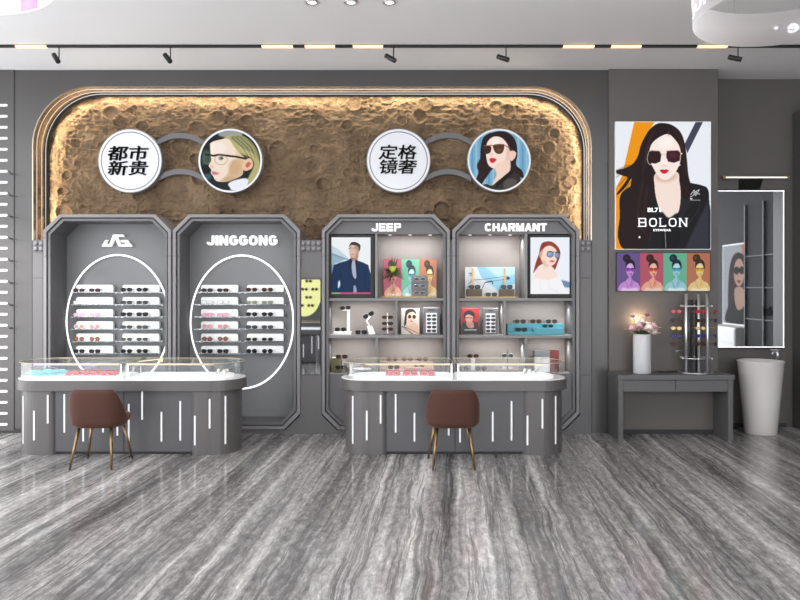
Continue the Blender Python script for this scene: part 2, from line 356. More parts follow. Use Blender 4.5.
# block capitals built from strokes
def block(name, txt, x0, x1, z0, z1, y, depth, t, m, parent, widths=None, gap=0.16, serif=0.0, rot_=2.6):
    """txt in heavy sans capitals filling the box; t = stroke / cap height"""
    H = z1-z0; W = {'I': 0.0, 'J': 0.78, 'M': 1.15, 'L': 0.75, 'E': 0.8, 'T': 0.85, 'P': 0.85}
    ws = [W.get(c, 0.95) for c in txt]; T_ = t*H
    tot = sum(ws); n = len(txt); g = gap*H
    k = ((x1-x0)-g*(n-1)-T_*n)/tot
    x = x0; mb = MB()
    def sup(cx, cz, rx, rz, a0, a1, e=2.8, n=28):
        o = []
        for i in range(n+1):
            a = math.radians(a0+(a1-a0)*i/n); c, s = math.cos(a), math.sin(a)
            o.append((cx+rx*math.copysign(abs(c)**(2/e), c), cz+rz*math.copysign(abs(s)**(2/e), s)))
        return o
    def band_(p, th=None, closed=False):
        th = th or T_; L = []; R = []; m_ = len(p)
        for i in range(m_):
            a = Vector(p[i-1] if (i or closed) else p[0]); b = Vector(p[(i+1) % m_] if (i < m_-1 or closed) else p[-1])
            d = (b-a).normalized(); nn = Vector((-d.y, d.x))*th/2; q = Vector(p[i]); L.append(tuple(q+nn)); R.append(tuple(q-nn))
        if closed: mb.prism([L, R], y, y+depth)
        else: mb.prism(L+R[::-1], y, y+depth)
    def bar(a, b, c, d): mb.box(a, b, y, y+depth, c, d)
    sv = serif*H
    for ch, w in zip(txt, ws):
        w = w*k; xl, xr = x, x+w+T_; l, r = xl+T_/2, xr-T_/2; b, u = z0+T_/2, z1-T_/2; mz = (z0+z1)/2; th = T_*0.92
        if ch == 'I': bar(xl, xr, z0, z1)
        elif ch == 'E': bar(xl, xl+T_, z0, z1); bar(xl, xr, z0, z0+th); bar(xl, xr, z1-th, z1); bar(xl, xr-T_*.2, mz-th/2, mz+th/2)
        elif ch == 'L': bar(xl, xl+T_, z0, z1); bar(xl, xr, z0, z0+th)
        elif ch == 'T': bar((l+r)/2-T_/2, (l+r)/2+T_/2, z0, z1); bar(xl, xr, z1-th, z1)
        elif ch == 'H': bar(xl, xl+T_, z0, z1); bar(xr-T_, xr, z0, z1); bar(xl, xr, mz-th/2, mz+th/2)
        elif ch == 'N': bar(xl, xl+T_, z0, z1); bar(xr-T_, xr, z0, z1); mb.prism([(xl, z1), (xl+T_*1.1, z1), (xr, z0), (xr-T_*1.1, z0)], y-.0005, y+depth)
        elif ch == 'M':
            bar(xl, xl+T_, z0, z1); bar(xr-T_, xr, z0, z1); c = (l+r)/2
            mb.prism([(xl, z1), (xl+T_*1.2, z1), (c+T_*.5, z0), (c-T_*.5, z0)], y-.0005, y+depth); mb.prism([(xr, z1), (xr-T_*1.2, z1), (c-T_*.5, z0), (c+T_*.5, z0)], y-.001, y+depth)
        elif ch == 'A':
            c = (l+r)/2; mb.prism([(xl-T_*.1, z0), (xl+T_*.95, z0), (c+T_*.5, z1), (c-T_*.5, z1)], y, y+depth); mb.prism([(xr+T_*.1, z0), (xr-T_*.95, z0), (c-T_*.5, z1), (c+T_*.5, z1)], y-.0005, y+depth); bar(xl+T_*.8, xr-T_*.8, z0+H*.2, z0+H*.2+th)
        elif ch == 'O': band_(sup((l+r)/2, mz, (r-l)/2, (u-b)/2, 0, 360*27/28, n=27), closed=True)
        elif ch in 'CG':
            band_(sup((l+r)/2, mz, (r-l)/2, (u-b)/2, 38, 322))
            if ch == 'G': bar(xr-T_, xr, z0+H*.18, mz); bar((l+r)/2+T_*.1, xr, mz-th/2, mz+th/2)
        elif ch == 'J': band_([(r, z1)]+sup((l+r)/2, z0+H*.36, (r-l)/2, H*.36-T_/2, 0, -180))
        elif ch in 'PRB':
            hb = H*.60 if ch != 'B' else H*.5+th/2; zb = z1-hb; cc = T_*.45
            def bowl(za, zb2, xx):
                bar(xl, xx-cc, zb2-th*.85, zb2); bar(xl, xx-cc, za, za+th*.85)
                mb.prism([(xx-T_, za+cc*.6), (xx-cc, za), (xx, za+cc), (xx, zb2-cc), (xx-cc, zb2), (xx-T_, zb2-cc*.6)], y, y+depth)
            bar(xl, xl+T_, z0, z1); bowl(zb, z1, xr-(T_*.2 if ch == 'B' else 0))
            if ch == 'R': mb.prism([((l+r)/2-T_*.4, zb+th*.4), ((l+r)/2+T_*.8, zb+th*.4), (xr+T_*.1, z0), (xr-T_*1.1, z0)], y-.0005, y+depth)
            if ch == 'B': bowl(z0, mz+th*.4, xr)
        if sv and ch not in 'O':
            ft = H*.05
            for xc in ((xl+T_/2, xr-T_/2) if ch == 'N' else (xl+T_/2,)):
                for zz in (z0, z1-ft):
                    if ch == 'N' and xc > xl+T_ and zz == z0: continue
                    bar(xc-T_/2-sv, xc+T_/2+sv, zz, zz+ft)
            if ch == 'L': bar(xr-ft, xr, z0, z0+H*.25)
        x = xr+g
    return obj(name, mb, m, parent, recalc=True)

# ------------------------------------------------------------------ printed pictures
class Pic:
    def __init__(s, x0, x1, y0, y1, res, bg):
        s.x0, s.x1, s.y0, s.y1 = x0, x1, y0, y1
        s.w = int((x1-x0)*res)+1; s.h = int((y1-y0)*res)+1
        gx = np.linspace(x0, x1, s.w); gy = np.linspace(y0, y1, s.h); s.X, s.Y = np.meshgrid(gx, gy)
        s.px = (x1-x0)/(s.w-1); s.c = np.ones((s.h, s.w, 3))*np.array(bg, float); s.t = (0, 0, 1.0, 1.0)
    def tf(s, ox, oy, k): s.t = (ox, oy, k, k); return s
    def pt(s, p): return (s.t[0]+p[0]/s.t[2], s.t[1]+p[1]/s.t[3])
    def mask(s, pts, smooth=True, blur=0):
        pts = [s.pt(p) for p in pts]
        if smooth:
            n = len(pts); out = []
            for i in range(n):
                p0, p1, p2, p3 = [np.array(pts[(i+k-1) % n]) for k in range(4)]
                for t in (0, .2, .4, .6, .8):
                    out.append(0.5*((2*p1)+(-p0+p2)*t+(2*p0-5*p1+4*p2-p3)*t*t+(-p0+3*p1-3*p2+p3)*t**3))
            pts = out
        acc = np.zeros_like(s.X)
        for dx, dy in ((-.3, -.3), (.3, -.3), (-.3, .3), (.3, .3)):
            X = s.X+dx*s.px; Y = s.Y+dy*s.px; ins = np.zeros(X.shape, bool)
            for i in range(len(pts)):
                xa, ya = pts[i]; xb, yb = pts[i-1]
                if ya == yb: continue
                ins ^= ((ya > Y) != (yb > Y)) & (X < (xb-xa)*(Y-ya)/(yb-ya)+xa)
            acc += ins/4
        for _ in range(blur*6):
            p = np.pad(acc, 1, 'edge'); acc = (p[:-2, 1:-1]+p[2:, 1:-1]+p[1:-1, :-2]+p[1:-1, 2:]+4*p[1:-1, 1:-1])/8
        return acc
    def put(s, m, col, a=1.0):
        m = (m*a)[..., None]; s.c = s.c*(1-m)+np.array(col, float)*m
    def poly(s, pts, col, smooth=True, blur=0, a=1.0): s.put(s.mask(pts, smooth, blur), col, a); return s
    def oval(s, cx, cy, rx, ry, col, blur=0, a=1.0, rot=0):
        q = [(cx+rx*math.cos(t)*math.cos(rot)-ry*math.sin(t)*math.sin(rot), cy+rx*math.cos(t)*math.sin(rot)+ry*math.sin(t)*math.cos(rot)) for t in [2*PI*i/24 for i in range(24)]]
        return s.poly(q, col, False, blur, a)
    def line(s, pts, w, col, blur=0, a=1.0):
        for i in range(len(pts)-1):
            p, q = np.array(pts[i], float), np.array(pts[i+1], float); d = q-p; L = np.hypot(*d)+1e-9; n = np.array([-d[1], d[0]])/L*w/2
            s.poly([tuple(p+n), tuple(q+n), tuple(q-n), tuple(p-n)], col, False, blur, a)
        return s
    def mesh(s, name, Y, emit, parent=None, circle=None, worldrect=None, thick=None):
        """the print as a fine grid at depth Y; worldrect=(x0,x1,z0,z1) overrides the place"""
        if worldrect: wx0, wx1, wz0, wz1 = worldrect
        else: wx0, wx1, wz1, wz0 = PX(s.x0, Y), PX(s.x1, Y), PZ(s.y0, Y), PZ(s.y1, Y)
        u = np.linspace(wx0, wx1, s.w); v = np.linspace(wz1, wz0, s.h); U, V = np.meshgrid(u, v)
        vs = np.stack([U, np.full_like(U, Y), V], -1).reshape(-1, 3)
        idx = np.arange(s.w*s.h).reshape(s.h, s.w)
        q = np.stack([idx[1:, :-1], idx[1:, 1:], idx[:-1, 1:], idx[:-1, :-1]], -1)
        if circle:
            cx, cy, r = circle; k = ((s.X-cx)**2+(s.Y-cy)**2 <= r*r); keep = k[1:, :-1] & k[1:, 1:] & k[:-1, 1:] & k[:-1, :-1]; q = q[keep]
        q = q.reshape(-1, 4)
        loc = wloc(parent) if parent else Vector(((wx0+wx1)/2, Y, wz0))
        me = bpy.data.meshes.new(name); me.from_pydata((vs-np.array(loc)).tolist(), [], q.tolist())
        at = me.color_attributes.new('print', 'FLOAT_COLOR', 'POINT')
        c = np.clip(s.c, 0, 255)/255; c = np.where(c <= 0.04045, c/12.92, ((c+0.055)/1.055)**2.4)
        at.data.foreach_set('color', np.concatenate([c.reshape(-1, 3), np.ones((s.w*s.h, 1))], 1).astype(np.float32).ravel())
        key = 'pic%s' % emit
        if key not in M: M[key] = picture_mat('printed_picture_lit' if emit else 'printed_picture', emit)
        me.materials.append(M[key]); me.update()
        o = bpy.data.objects.new(name, me); C.objects.link(o)
        if parent: o.parent = parent; o.location = loc-wloc(parent)
        else: o.location = loc
        return o
WORLD, FILL, STRIP, SPOTP, EXPO = 4.0, 34, 5.5, 25, 0.0
# ================================================================== the room
CEIL = 4.256; XL, XR = -6.6, 7.2; YF = -10.8; YB = 0.40
WX = PX(608)                                              # where the proud panel starts
PX2 = PX(718, -0.04)
mb = MB().box(XL, XR, YF, 0.9, -0.1, 0); struct(obj('floor', mb, 'floor', loc=(0, 0, 0)))
mb = MB().box(XL, XR, YF, 0.9, CEIL, CEIL+0.12); struct(obj('ceiling', mb, 'ceiling'))
# main wall: rectangle with the arched opening (open towards the floor between the arch feet)
def arch(x0, x1, y0, y1, r, n=14, Y=0):
    """arch path, world coords, from left foot up and over to the right foot"""
    X0, X1, Z1, Z0, R = PX(x0, Y), PX(x1, Y), PZ(y0, Y), PZ(y1, Y), r
    p = [(X0, Z0)]+[(X0+R-R*math.cos(a), Z1-R+R*math.sin(a)) for a in [PI/2*i/n for i in range(n+1)]]
    p += [(X1-R+R*math.sin(a), Z1-R+R*math.cos(a)) for a in [PI/2*i/n for i in range(n+1)]]+[(X1, Z0)]
    return p
AR = 0.70
A0 = arch(32, 592, 86, 433, AR)
ax0, ax1, az = A0[0][0], A0[-1][0], A0[1][1]        # foot columns and the height where the round corners start
ztop = PZ(86)
for nm, loop in (('wall_back_left', [(XL, 0), (ax0, 0), (ax0, CEIL), (XL, CEIL)]), ('wall_back_right', [(ax1, 0), (WX+0.02, 0), (WX+0.02, CEIL), (ax1, CEIL)]),
                 ('wall_back_top', [(ax0, ztop), (ax1, ztop), (ax1, CEIL), (ax0, CEIL)]),
                 ('wall_back_corner_left', [p for p in A0[1:16]]+[(ax0, ztop)]), ('wall_back_corner_right', [p for p in A0[16:31]]+[(ax1, ztop)])):
    struct(obj(nm, MB().prism(loop, 0, 0.318), 'wall', loc=(0, 0, 0)))
struct(obj('wall_behind', MB().box(A0[0][0]-0.2, WX, 0.44, 0.56, 0, CEIL), 'wall'))
# proud panel and the recessed wall to the right
struct(obj('wall_panel_right', MB().box(WX, PX2, -0.04, 0.36, 0, CEIL), 'panel', bevel=0.004))
struct(obj('wall_recessed', MB().box(PX2-0.2, XR, 0.36, 0.5, 0, CEIL), 'panel'))
struct(obj('wall_right', MB().box(XR-0.12, XR, YF, 0.36, 0, CEIL), 'groove'))
for nm, x0, x1, y in (('baseboard_back', XL, A0[0][0]-0.01, -0.008), ('baseboard_panel', WX+0.01, PX2, -0.05), ('baseboard_recessed', PX2, 4.72, 0.348)):
    struct(obj(nm, MB().box(x0, x1, y, y+0.012, 0.0, 0.05), 'groove'))

# facade block below the arch: one shape with notches for the four bays
NI = [(42.8, 171.4), (172.3, 300.5), (321.5, 450.5), (452, 580)]
FY = -0.05
def fz(y): return PZ(y, FY)
def fx(x): return PX(x, FY)
L0, L1 = fx(32.5), fx(591.5); T = fz(240); B = 0.0
facs = []
gaps = [(None, NI[0]), (NI[0], NI[1]), (NI[1], NI[2]), (NI[2], NI[3]), (NI[3], None)]
for a, b in gaps:
    lp = []
    if a: lp += [(fx(a[1]), T), (fx(a[1]), fz(415)), (fx(a[1]-15), fz(430)), (fx(a[1]-15), 0)]
    else: lp += [(L0, T), (L0, 0)]
    if b: lp += [(fx(b[0]+15), 0), (fx(b[0]+15), fz(430)), (fx(b[0]), fz(415)), (fx(b[0]), T)]
    else: lp += [(L1, 0), (L1, T)]
    facs.append(struct(obj('wall_facade', MB().prism(lp, FY, 0.33), 'facade')))
for x0, x1 in NI: struct(obj('trim_base', MB().box(fx(x0+15), fx(x1-15), FY, 0.33, 0, fz(430)), 'facade'))
for x0, x1, y in ((33, 44, 252), (33, 44, 278), (301, 321.5, 252), (301, 321.5, 278), (581, 591, 252), (581, 591, 278), (581, 591, 375), (172, 173, 256)):
    obj('groove', MB().box(fx(x0), fx(x1), FY-0.001, FY+0.01, fz(y)-0.003, fz(y)+0.003), 'groove', facs[0 if x0 < 100 else 1 if x0 < 200 else 2 if x0 < 400 else 4])
def studs(xs):
    for x in xs:
        for y in (243.3, 248.7):
            q = MB(); q.lathe([(0.027, 0), (0.027, 0.012), (0.02, 0.02), (0, 0.022)], n=16)
            q.xf(Matrix.Translation((fx(x), FY, fz(y))) @ Matrix.Rotation(PI/2, 4, 'X'))
            obj('stud', q, 'frame', facs[0 if x < 100 else 2 if x < 400 else 4])
studs((36, 41.5)); studs((303.5, 308.7, 313.9, 319.1)); studs((583.2, 588.6))

# rough stone panel: real relief with craters
def stone():
    X0, X1, Z0, Z1 = PX(28, .38), PX(596, .38), PZ(262, .38), PZ(82, .38)
    nx, nz = 1000, 300
    def vnoise(cx, cz):
        g = np.random.rand(cz+2, cx+2); u = np.linspace(0, cx, nx); v = np.linspace(0, cz, nz)
        i = u.astype(int); j = v.astype(int); fu = u-i; fv = v-j; fu = fu*fu*(3-2*fu); fv = fv*fv*(3-2*fv)
        a = g[np.ix_(j, i)]; b = g[np.ix_(j, i+1)]; c = g[np.ix_(j+1, i)]; d = g[np.ix_(j+1, i+1)]
        return (a*(1-fu)+b*fu)*(1-fv)[:, None]+(c*(1-fu)+d*fu)*fv[:, None]
    h = np.zeros((nz, nx)); amp = 0.030; cx = 18
    for k in range(6):
        n = vnoise(cx, max(2, int(cx*0.5))); h += amp*(1-2*np.abs(n-0.5)*2 if k in (1, 2, 3) else n-0.5)*(0.5, 0.6, 0.9, 1.2, 1.5, 1.6)[k]; amp *= 0.62; cx *= 2
    U, V = np.meshgrid(np.linspace(X0, X1, nx), np.linspace(Z0, Z1, nz))
    for _ in range(700):
        cx_, cz_ = random.uniform(X0, X1), random.uniform(Z0, Z1); r = 0.012+0.10*random.random()**6
        d = np.hypot(U-cx_, (V-cz_)*random.uniform(1, 1.3))/r
        h += r*0.42*(np.where(d < 1, (d*d-1), 0)+0.5*np.exp(-((d-1.05)/0.18)**2))
    h -= h.mean(); h = np.clip(h, -0.03, 0.045)
    vs = np.stack([U, 0.395-h, V], -1).reshape(-1, 3).tolist()
    idx = np.arange(nx*nz).reshape(nz, nx); q = np.stack([idx[:-1, :-1], idx[:-1, 1:], idx[1:, 1:], idx[1:, :-1]], -1).reshape(-1, 4).tolist()
    m = MB(); m.add(vs, q, True); o = obj('stone_relief', m, 'stone', loc=(0, 0.385, PZ(240)), recalc=False)
    return tag(o, 'rough cratered tan sandstone relief under the rounded arch', 'stone wall')
stone()
# arch lining: polished bronze reveal with light lines
def band(path_out, path_in, y0, y1):
    loop = list(path_out)+list(reversed(path_in)); return MB().prism(loop, y0, y1)
def inset(p, d):
    n = len(p); out = []
    for i in range(n):
        a = Vector(p[max(i-1, 0)]); b = Vector(p[min(i+1, n-1)]); t = (b-a).normalized(); out.append((p[i][0]+t.y*d, p[i][1]-t.x*d))
    return out
A1 = [(x, z) if 0 < i < len(A0)-1 else (x, PZ(240.5)) for i, (x, z) in enumerate(A0)]
Af = [(A1[0][0]+0.001, A1[0][1])]+A1[1:-1]+[(A1[-1][0]-0.001, A1[-1][1])]
reveal = obj('arch_reveal', band(inset(Af, 0.002), inset(Af, 0.016), -0.004, 0.335), 'soffit')
tag(reveal, 'polished bronze arch reveal lined with thin white light strips', 'arch trim')
i1 = inset(Af, 0.018)
for y in (0.075, 0.19, 0.285):
    obj('light_strip', MB().tube([(x, y, z) for x, z in i1], 0.004, 6), 'strip_led', reveal)
obj('dark_lip', band(inset(Af, 0.016), inset(Af, 0.045), 0.296, 0.304), 'groove', reveal)

# ---- the octagonal bays
def bay_shell(x0, x1, label, cat='display cabinet'):
    t = thing('display_bay', label, cat, (fx((x0+x1)/2), 0.0, fz(430)))
    Y = -0.075
    q = lambda i, Yy=Y: octa(x0+i, x1-i, 213.9+i, 430-i, 16-i*0.35, Yy)
    obj('frame', MB().prism([q(0.3), q(3.6)], Y, 0.365), 'frame', t, bevel=0.006)
    obj('frame_groove', MB().prism([q(3.6, Y), q(4.5, Y)], Y+0.03, 0.36), 'groove', t)
    obj('inner_frame', MB().prism([q(4.5), q(7.0)], Y+0.015, 0.365), 'frame_dark', t, bevel=0.004)
    for s in (0.3, 4.5):
        w = 3.3 if s < 1 else 2.5
        for y in (238, 256):
            for xa in (x0+s, x1-s-w): obj('joint', MB().box(PX(xa, Y), PX(xa+w, Y), Y-0.0008 if s < 1 else Y+0.0142, Y+0.02, PZ(y, Y)-0.002, PZ(y, Y)+0.002), 'groove', t)
    return t, q
bays = []
for i, (lab) in enumerate(('open octagonal display bay with the two-letter logo and white oval light, leftmost of four',
                           'open octagonal display bay with long white lettering over an oval light ring',
                           'octagonal shelf cabinet with the four-letter sign and man in blue suit screen',
                           'octagonal shelf cabinet with the eight-letter sign and red-haired woman screen')):
    t, q = bay_shell(*NI[i], lab); bays.append((t, q))
for t, q in bays[:2]:
    obj('back_panel', MB().prism(q(6.0), 0.345, 0.375), 'niche', t)

# logo of the first bay, sign lettering
def strokes(loops, name, y, d, m, parent):
    k = MB()
    for l in loops: k.prism([(PX(a, y), PZ(b, y)) for a, b in l], y, y+d)
    return obj(name, k, m, parent, recalc=True)
z3 = lambda pts: [(95+a/10.0, 225+b/10.0) for a, b in pts]
LY = 0.29
lj = z3([(65, 215), (100, 150), (125, 150), (112, 178), (108, 190), (142, 190), (180, 95), (280, 95), (290, 118), (222, 118), (250, 190), (306, 190), (295, 172), (262, 172), (252, 150), (322, 150), (372, 215), (235, 215), (203, 140), (190, 140), (162, 215)])
strokes([lj], 'logo', LY, 0.04, 'letter', bays[0][0])
block('lettering', 'JINGGONG', PX(206.5, LY), PX(277, LY), PZ(245.3, LY), PZ(235.3, LY), LY, 0.04, 0.26, 'letter', bays[1][0], gap=0.13)
HYd = -0.03
block('lettering', 'JEEP', PX(371.5, HYd), PX(401, HYd), PZ(231.2, HYd), PZ(223.2, HYd), HYd, 0.03, 0.25, 'letter', bays[2][0], gap=0.12)
block('lettering', 'CHARMANT', PX(485, HYd), PX(547, HYd), PZ(231.2, HYd), PZ(223.2, HYd), HYd, 0.03, 0.25, 'letter', bays[3][0], gap=0.12)

# oval light rings
def oval_ring(cx, cy, rx, ry, label):
    Y = 0.30
    p = [(PX(cx+rx*math.cos(a), Y), Y, PZ(cy-ry*math.sin(a), Y)) for a in [2*PI*i/96 for i in range(96)]]
    o = obj('oval_light_ring', MB().tube(p, 0.0115, 8, closed=True), 'ring_led')
    tag(o, label, 'light ring')
oval_ring(118, 321.5, 51.5, 66.5, 'white oval light ring around the glasses rows in the leftmost bay')
oval_ring(242, 322, 51.5, 66.5, 'white oval light ring around the glasses rows in the second bay')

# ---- shelf cabinets
def cabinet(t, q, cols1, cols2, cols3, x0, x1):
    bk = 0.345; fr = -0.035
    obj('back_panel', MB().prism(q(6.0), bk, 0.375), 'beige', t)
    Y = -0.03
    hp = [(x0+7, 233.8), (x0+7, 231), (x0+16.5, 221.3), (x1-16.5, 221.3), (x1-7, 231), (x1-7, 233.8)]
    obj('header_panel', MB().prism([(PX(a, 0), PZ(b, 0)) for a, b in hp], 0.0, bk), 'frame_dark', t)
    bp = [(x0+7, 374), (x1-7, 374), (x1-7, 413), (x1-17, 423), (x0+17, 423), (x0+7, 413)]
    obj('base_door', MB().prism([(PX(a, fr), PZ(b, fr)) for a, b in bp], fr+0.01, bk), 'frame_dark', t, bevel=0.003)
    X0, X1 = PX(x0+7, -.06), PX(x1-7, -.06)
    for ya, yb in ((298.2, 300.8), (335.3, 338.2)):
        obj('shelf_board', MB().box(X0, X1, fr, bk, PZ(yb, fr), PZ(ya, fr)), 'shelf', t, bevel=0.003)
    rows = ((cols1, 233.8, 298.2), (cols2, 300.8, 335.3), (cols3, 338.2, 374))
    for cols, ya, yb in rows:
        obj('divider', MB().box(PX(cols[0], fr), PX(cols[1], fr), fr, bk, PZ(yb, fr), PZ(ya, fr)), 'shelf', t, bevel=0.002)
    # compartment bounds, each lit by an unseen area lamp under its board
    comps = []
    for (cols, ya, yb) in rows:
        comps += [(x0+7.3, cols[0], ya, yb), (cols[1], x1-7.3, ya, yb)]
    return comps
compsC = cabinet(*bays[2], (375, 377.6), (395, 397.5), (375.4, 378), 321.5, 450.5)
compsD = cabinet(*bays[3], (525, 527.5), (503.4, 506), (524.8, 527.3), 452, 580)
LAMPS = []
def area(name, loc, sx, sy, power, rot=(0, 0, 0), col=(1, 1, 1), spread=None):
    l = bpy.data.lights.new(name, 'AREA'); l.shape = 'RECTANGLE'; l.size = sx; l.size_y = sy; l.energy = power; l.color = col
    if spread: l.spread = spread
    o = bpy.data.objects.new(name, l); C.objects.link(o); o.location = loc; o.rotation_euler = rot; return o
for i, (xa, xb, ya, yb) in enumerate(compsC+compsD):
    if i in (0, 7): continue                                     # screens fill these
    X = (PX(xa, .1)+PX(xb, .1))/2; W = (PX(xb, .1)-PX(xa, .1))*0.8
    area('cabinet_light', (X, 0.13, PZ(ya, 0.1)-0.04), W, 0.05, 1.5*W/0.5*(1.7 if i in (1, 6) else 1), (math.radians(12), 0, 0), (1, 0.965, 0.94))
# the little round spots in the header of the two tall compartments
for k, px in enumerate((390, 410, 430, 470, 490, 510)):
    q = MB().lathe([(0.03, 0), (0.03, 0.012), (0.0, 0.012)], (0, 0, 0), 16)
    tt = bays[2][0] if k < 3 else bays[3][0]
    o = obj('spot_lens', MB().lathe([(0.02, 0), (0.02, 0.01)], (PX(px, .1), 0.10, PZ(233.8, -.035)-0.010), 16), 'spot_led', tt)
# small unseen lamps added to brighten the compartments' side walls from above
for px, ya in ((519.5, 236), (499, 303), (519, 341), (565, 303), (565, 341), (335, 303), (335, 341)):
    area('corner_spot', (PX(px, .1), 0.15, PZ(ya, .1)-0.02), 0.03, 0.03, 0.9, (0, 0, 0), (1, 0.97, 0.94), spread=math.radians(110))

# narrow wall mirror between the second and third bay
t = thing('narrow_mirror', 'narrow upright wall mirror between the second and third bay', 'mirror', (fx(311), FY, fz(375)))
obj('glass', MB().box(fx(301.5), fx(320.5), FY-0.012, FY-0.004, fz(374.5), fz(279.5)), 'mirror', t)
obj('back_board', MB().box(fx(301), fx(321), FY-0.004, FY, fz(375), fz(279)), 'groove', t)

# ================================================================== left LED slot wall
t = thing('slot_light_panel', 'grey wall panel with a ladder of white light slots at the left edge', 'light panel', (PX(7), 0, 0))
Y = -0.012
obj('board', MB().box(PX(-75), PX(14.3), Y, 0, 0.03, CEIL), 'wall', t)
for i in range(30):
    y = 105.3+11*i
    obj('light_slot', MB().prism(rrect(PX(-22, Y), PX(7.6, Y), PZ(y+1.2, Y), PZ(y-1.2, Y), 0.012), Y-0.004, Y), 'slot_led', t)
for i, y in enumerate((174, 196, 217, 239, 261, 283, 305, 328)):
    k = MB().tube([(PX(12.5), 0, PZ(y)), (PX(12.5)+0.02, -0.1, PZ(y)), (PX(12.5)+0.02, -0.115, PZ(y)+0.03)], 0.004, 6)
    k.box(PX(12)-0.012, PX(12)+0.012, -0.016, 0, PZ(y)-0.012, PZ(y)+0.012)
    k.tube([(PX(12.5)+0.0, -0.05, PZ(y)), (PX(12.5)+0.11, -0.10, PZ(y)-0.02)], 0.0028, 6)
    tag(obj('display_hook', k, 'black'), 'small black display hook, %s down the slotted left wall' % ('topmost', 'second', 'third', 'fourth', 'fifth', 'sixth', 'seventh', 'lowest')[i], 'hook', 'hooks beside the light slots')

# ================================================================== ceiling
t = thing('ceiling_track', 'black ceiling lighting track with warm lit sections', 'track light', (0, -0.85, CEIL))
Y = -0.85; tz = CEIL
seg = [(16, 47), (262, 293), (305, 335), (353, 383), (563, 594), (611, 641), (697, 727)]
obj('rail', MB().box(PX(-60, Y), PX(905, Y), Y-0.018, Y+0.018, tz-0.024, tz), 'black', t, loc=(0, Y, tz))
for a, b in seg:
    obj('linear_lamp', MB().box(PX(a, Y), PX(b, Y), Y-0.021, Y+0.021, tz-0.027, tz-0.008), 'warm_led', t)
def spot(px, side, tilt, label):
    s = thing('track_spotlight', label, 'spotlight', (PX(px, Y), Y, tz-0.024), 'spotlights on the ceiling track')
    x, y, z = s.location
    obj('rod', MB().tube([(x, y, z), (x, y, z-0.14)], 0.006, 8), 'black', s)
    q = MB().lathe([(0.023, -0.065), (0.026, -0.06), (0.026, 0.065), (0.022, 0.07), (0.0, 0.075)], n=20)
    q.xf(Matrix.Translation((x-0.03, y-0.0, z-0.115)) @ Matrix.Rotation(math.radians(-side), 4, 'Y') @ Matrix.Rotation(math.radians(tilt), 4, 'X'))
    obj('lamp_head', q, 'black', s)
for px, side, tilt, lab in ((59, 38, -25, 'black track spotlight above the left end of the arch'), (170.5, 40, -25, 'black track spotlight above the first white disc sign'),
                            (393.5, 55, -20, 'black track spotlight above the middle of the arch'), (506, 65, -18, 'black track spotlight above the right photo disc'),
                            (738, 72, -15, 'black track spotlight under the printed hanging ring')): spot(px, side, tilt, lab)
for px, lab in ((312, 'left of the three recessed round downlights'), (351, 'middle one of the three recessed round downlights'), (389.5, 'right of the three recessed round downlights')):
    yy = 6.33-8.3; s = thing('ceiling_downlight', lab, 'ceiling light', (PX(px, yy), yy, CEIL), 'row of recessed downlights'); x = PX(px, yy)
    obj('trim_ring', MB().lathe([(0.04, 0), (0.04, -0.008), (0.062, -0.008), (0.064, 0)], (x, yy, CEIL), 28), 'chrome', s)
    obj('lens', MB().lathe([(0.041, -0.003), (0.041, -0.001)], (x, yy, CEIL), 28), 'down_led', s)

# hanging printed rings
def hanging_ring(cx, cy, R, z0, z1, label, name='hanging_ring_shade'):
    s = thing(name, label, 'hanging shade', (cx, cy, z0))
    n = 96; prof = []
    vs = []; fs = []
    for rr, z in ((R, z0), (R, z1), (R-0.006, z1), (R-0.006, z0)):
        for k in range(n): a = 2*PI*k/n; vs.append((cx+rr*math.cos(a), cy+rr*math.sin(a), z))
    for i in range(4):
        j = (i+1) % 4
        for k in range(n): fs.append((i*n+k, i*n+(k+1) % n, j*n+(k+1) % n, j*n+k))
    return s, MB().add(vs, fs, True)
rcx, rcy, rR, rz0, rz1 = 2.46, -3.86, 0.58, 3.41, 3.64
s, m = hanging_ring(rcx, rcy, rR, rz0, rz1, 'pale translucent hanging ring printed with white letters, top right')
obj('shade_band', m, 'fabric_ring', s)
def wrap_text(txt, a0, a1, z0, z1, inward, parent):
    """letters bent on to the band between bearings a0..a1 (degrees); a0 is where the text starts"""
    b = letters(None, txt, 0, 1, 0, 1, 0, 1, None, bold=0.012)
    out = []
    for x, y, z in b.v:
        a = math.radians(a0+(a1-a0)*x); r = (rR-0.008-0.002*(1-y) if inward else rR+0.001+0.003*(1-y))
        out.append((rcx+r*math.cos(a), rcy+r*math.sin(a), z0+(z1-z0)*z))
    b.v = out; obj('lettering', b, 'letter', parent, recalc=False)
wrap_text('JINGGONG', 150, 216, rz0+0.125, rz0+0.20, False, s)
wrap_text('JUNIL', 165, 212, rz0+0.03, rz0+0.095, False, s)
wrap_text('8e ·', 49, 72, rz0+0.075, rz0+0.165, False, s)
for a in (100, 220, 340):
    x = rcx+(rR-.01)*math.cos(math.radians(a)); y = rcy+(rR-.01)*math.sin(math.radians(a))
    obj('hanging_wire', MB().tube([(x, y, rz1), (x, y, CEIL)], 0.0015, 5), 'rim_silver', s)

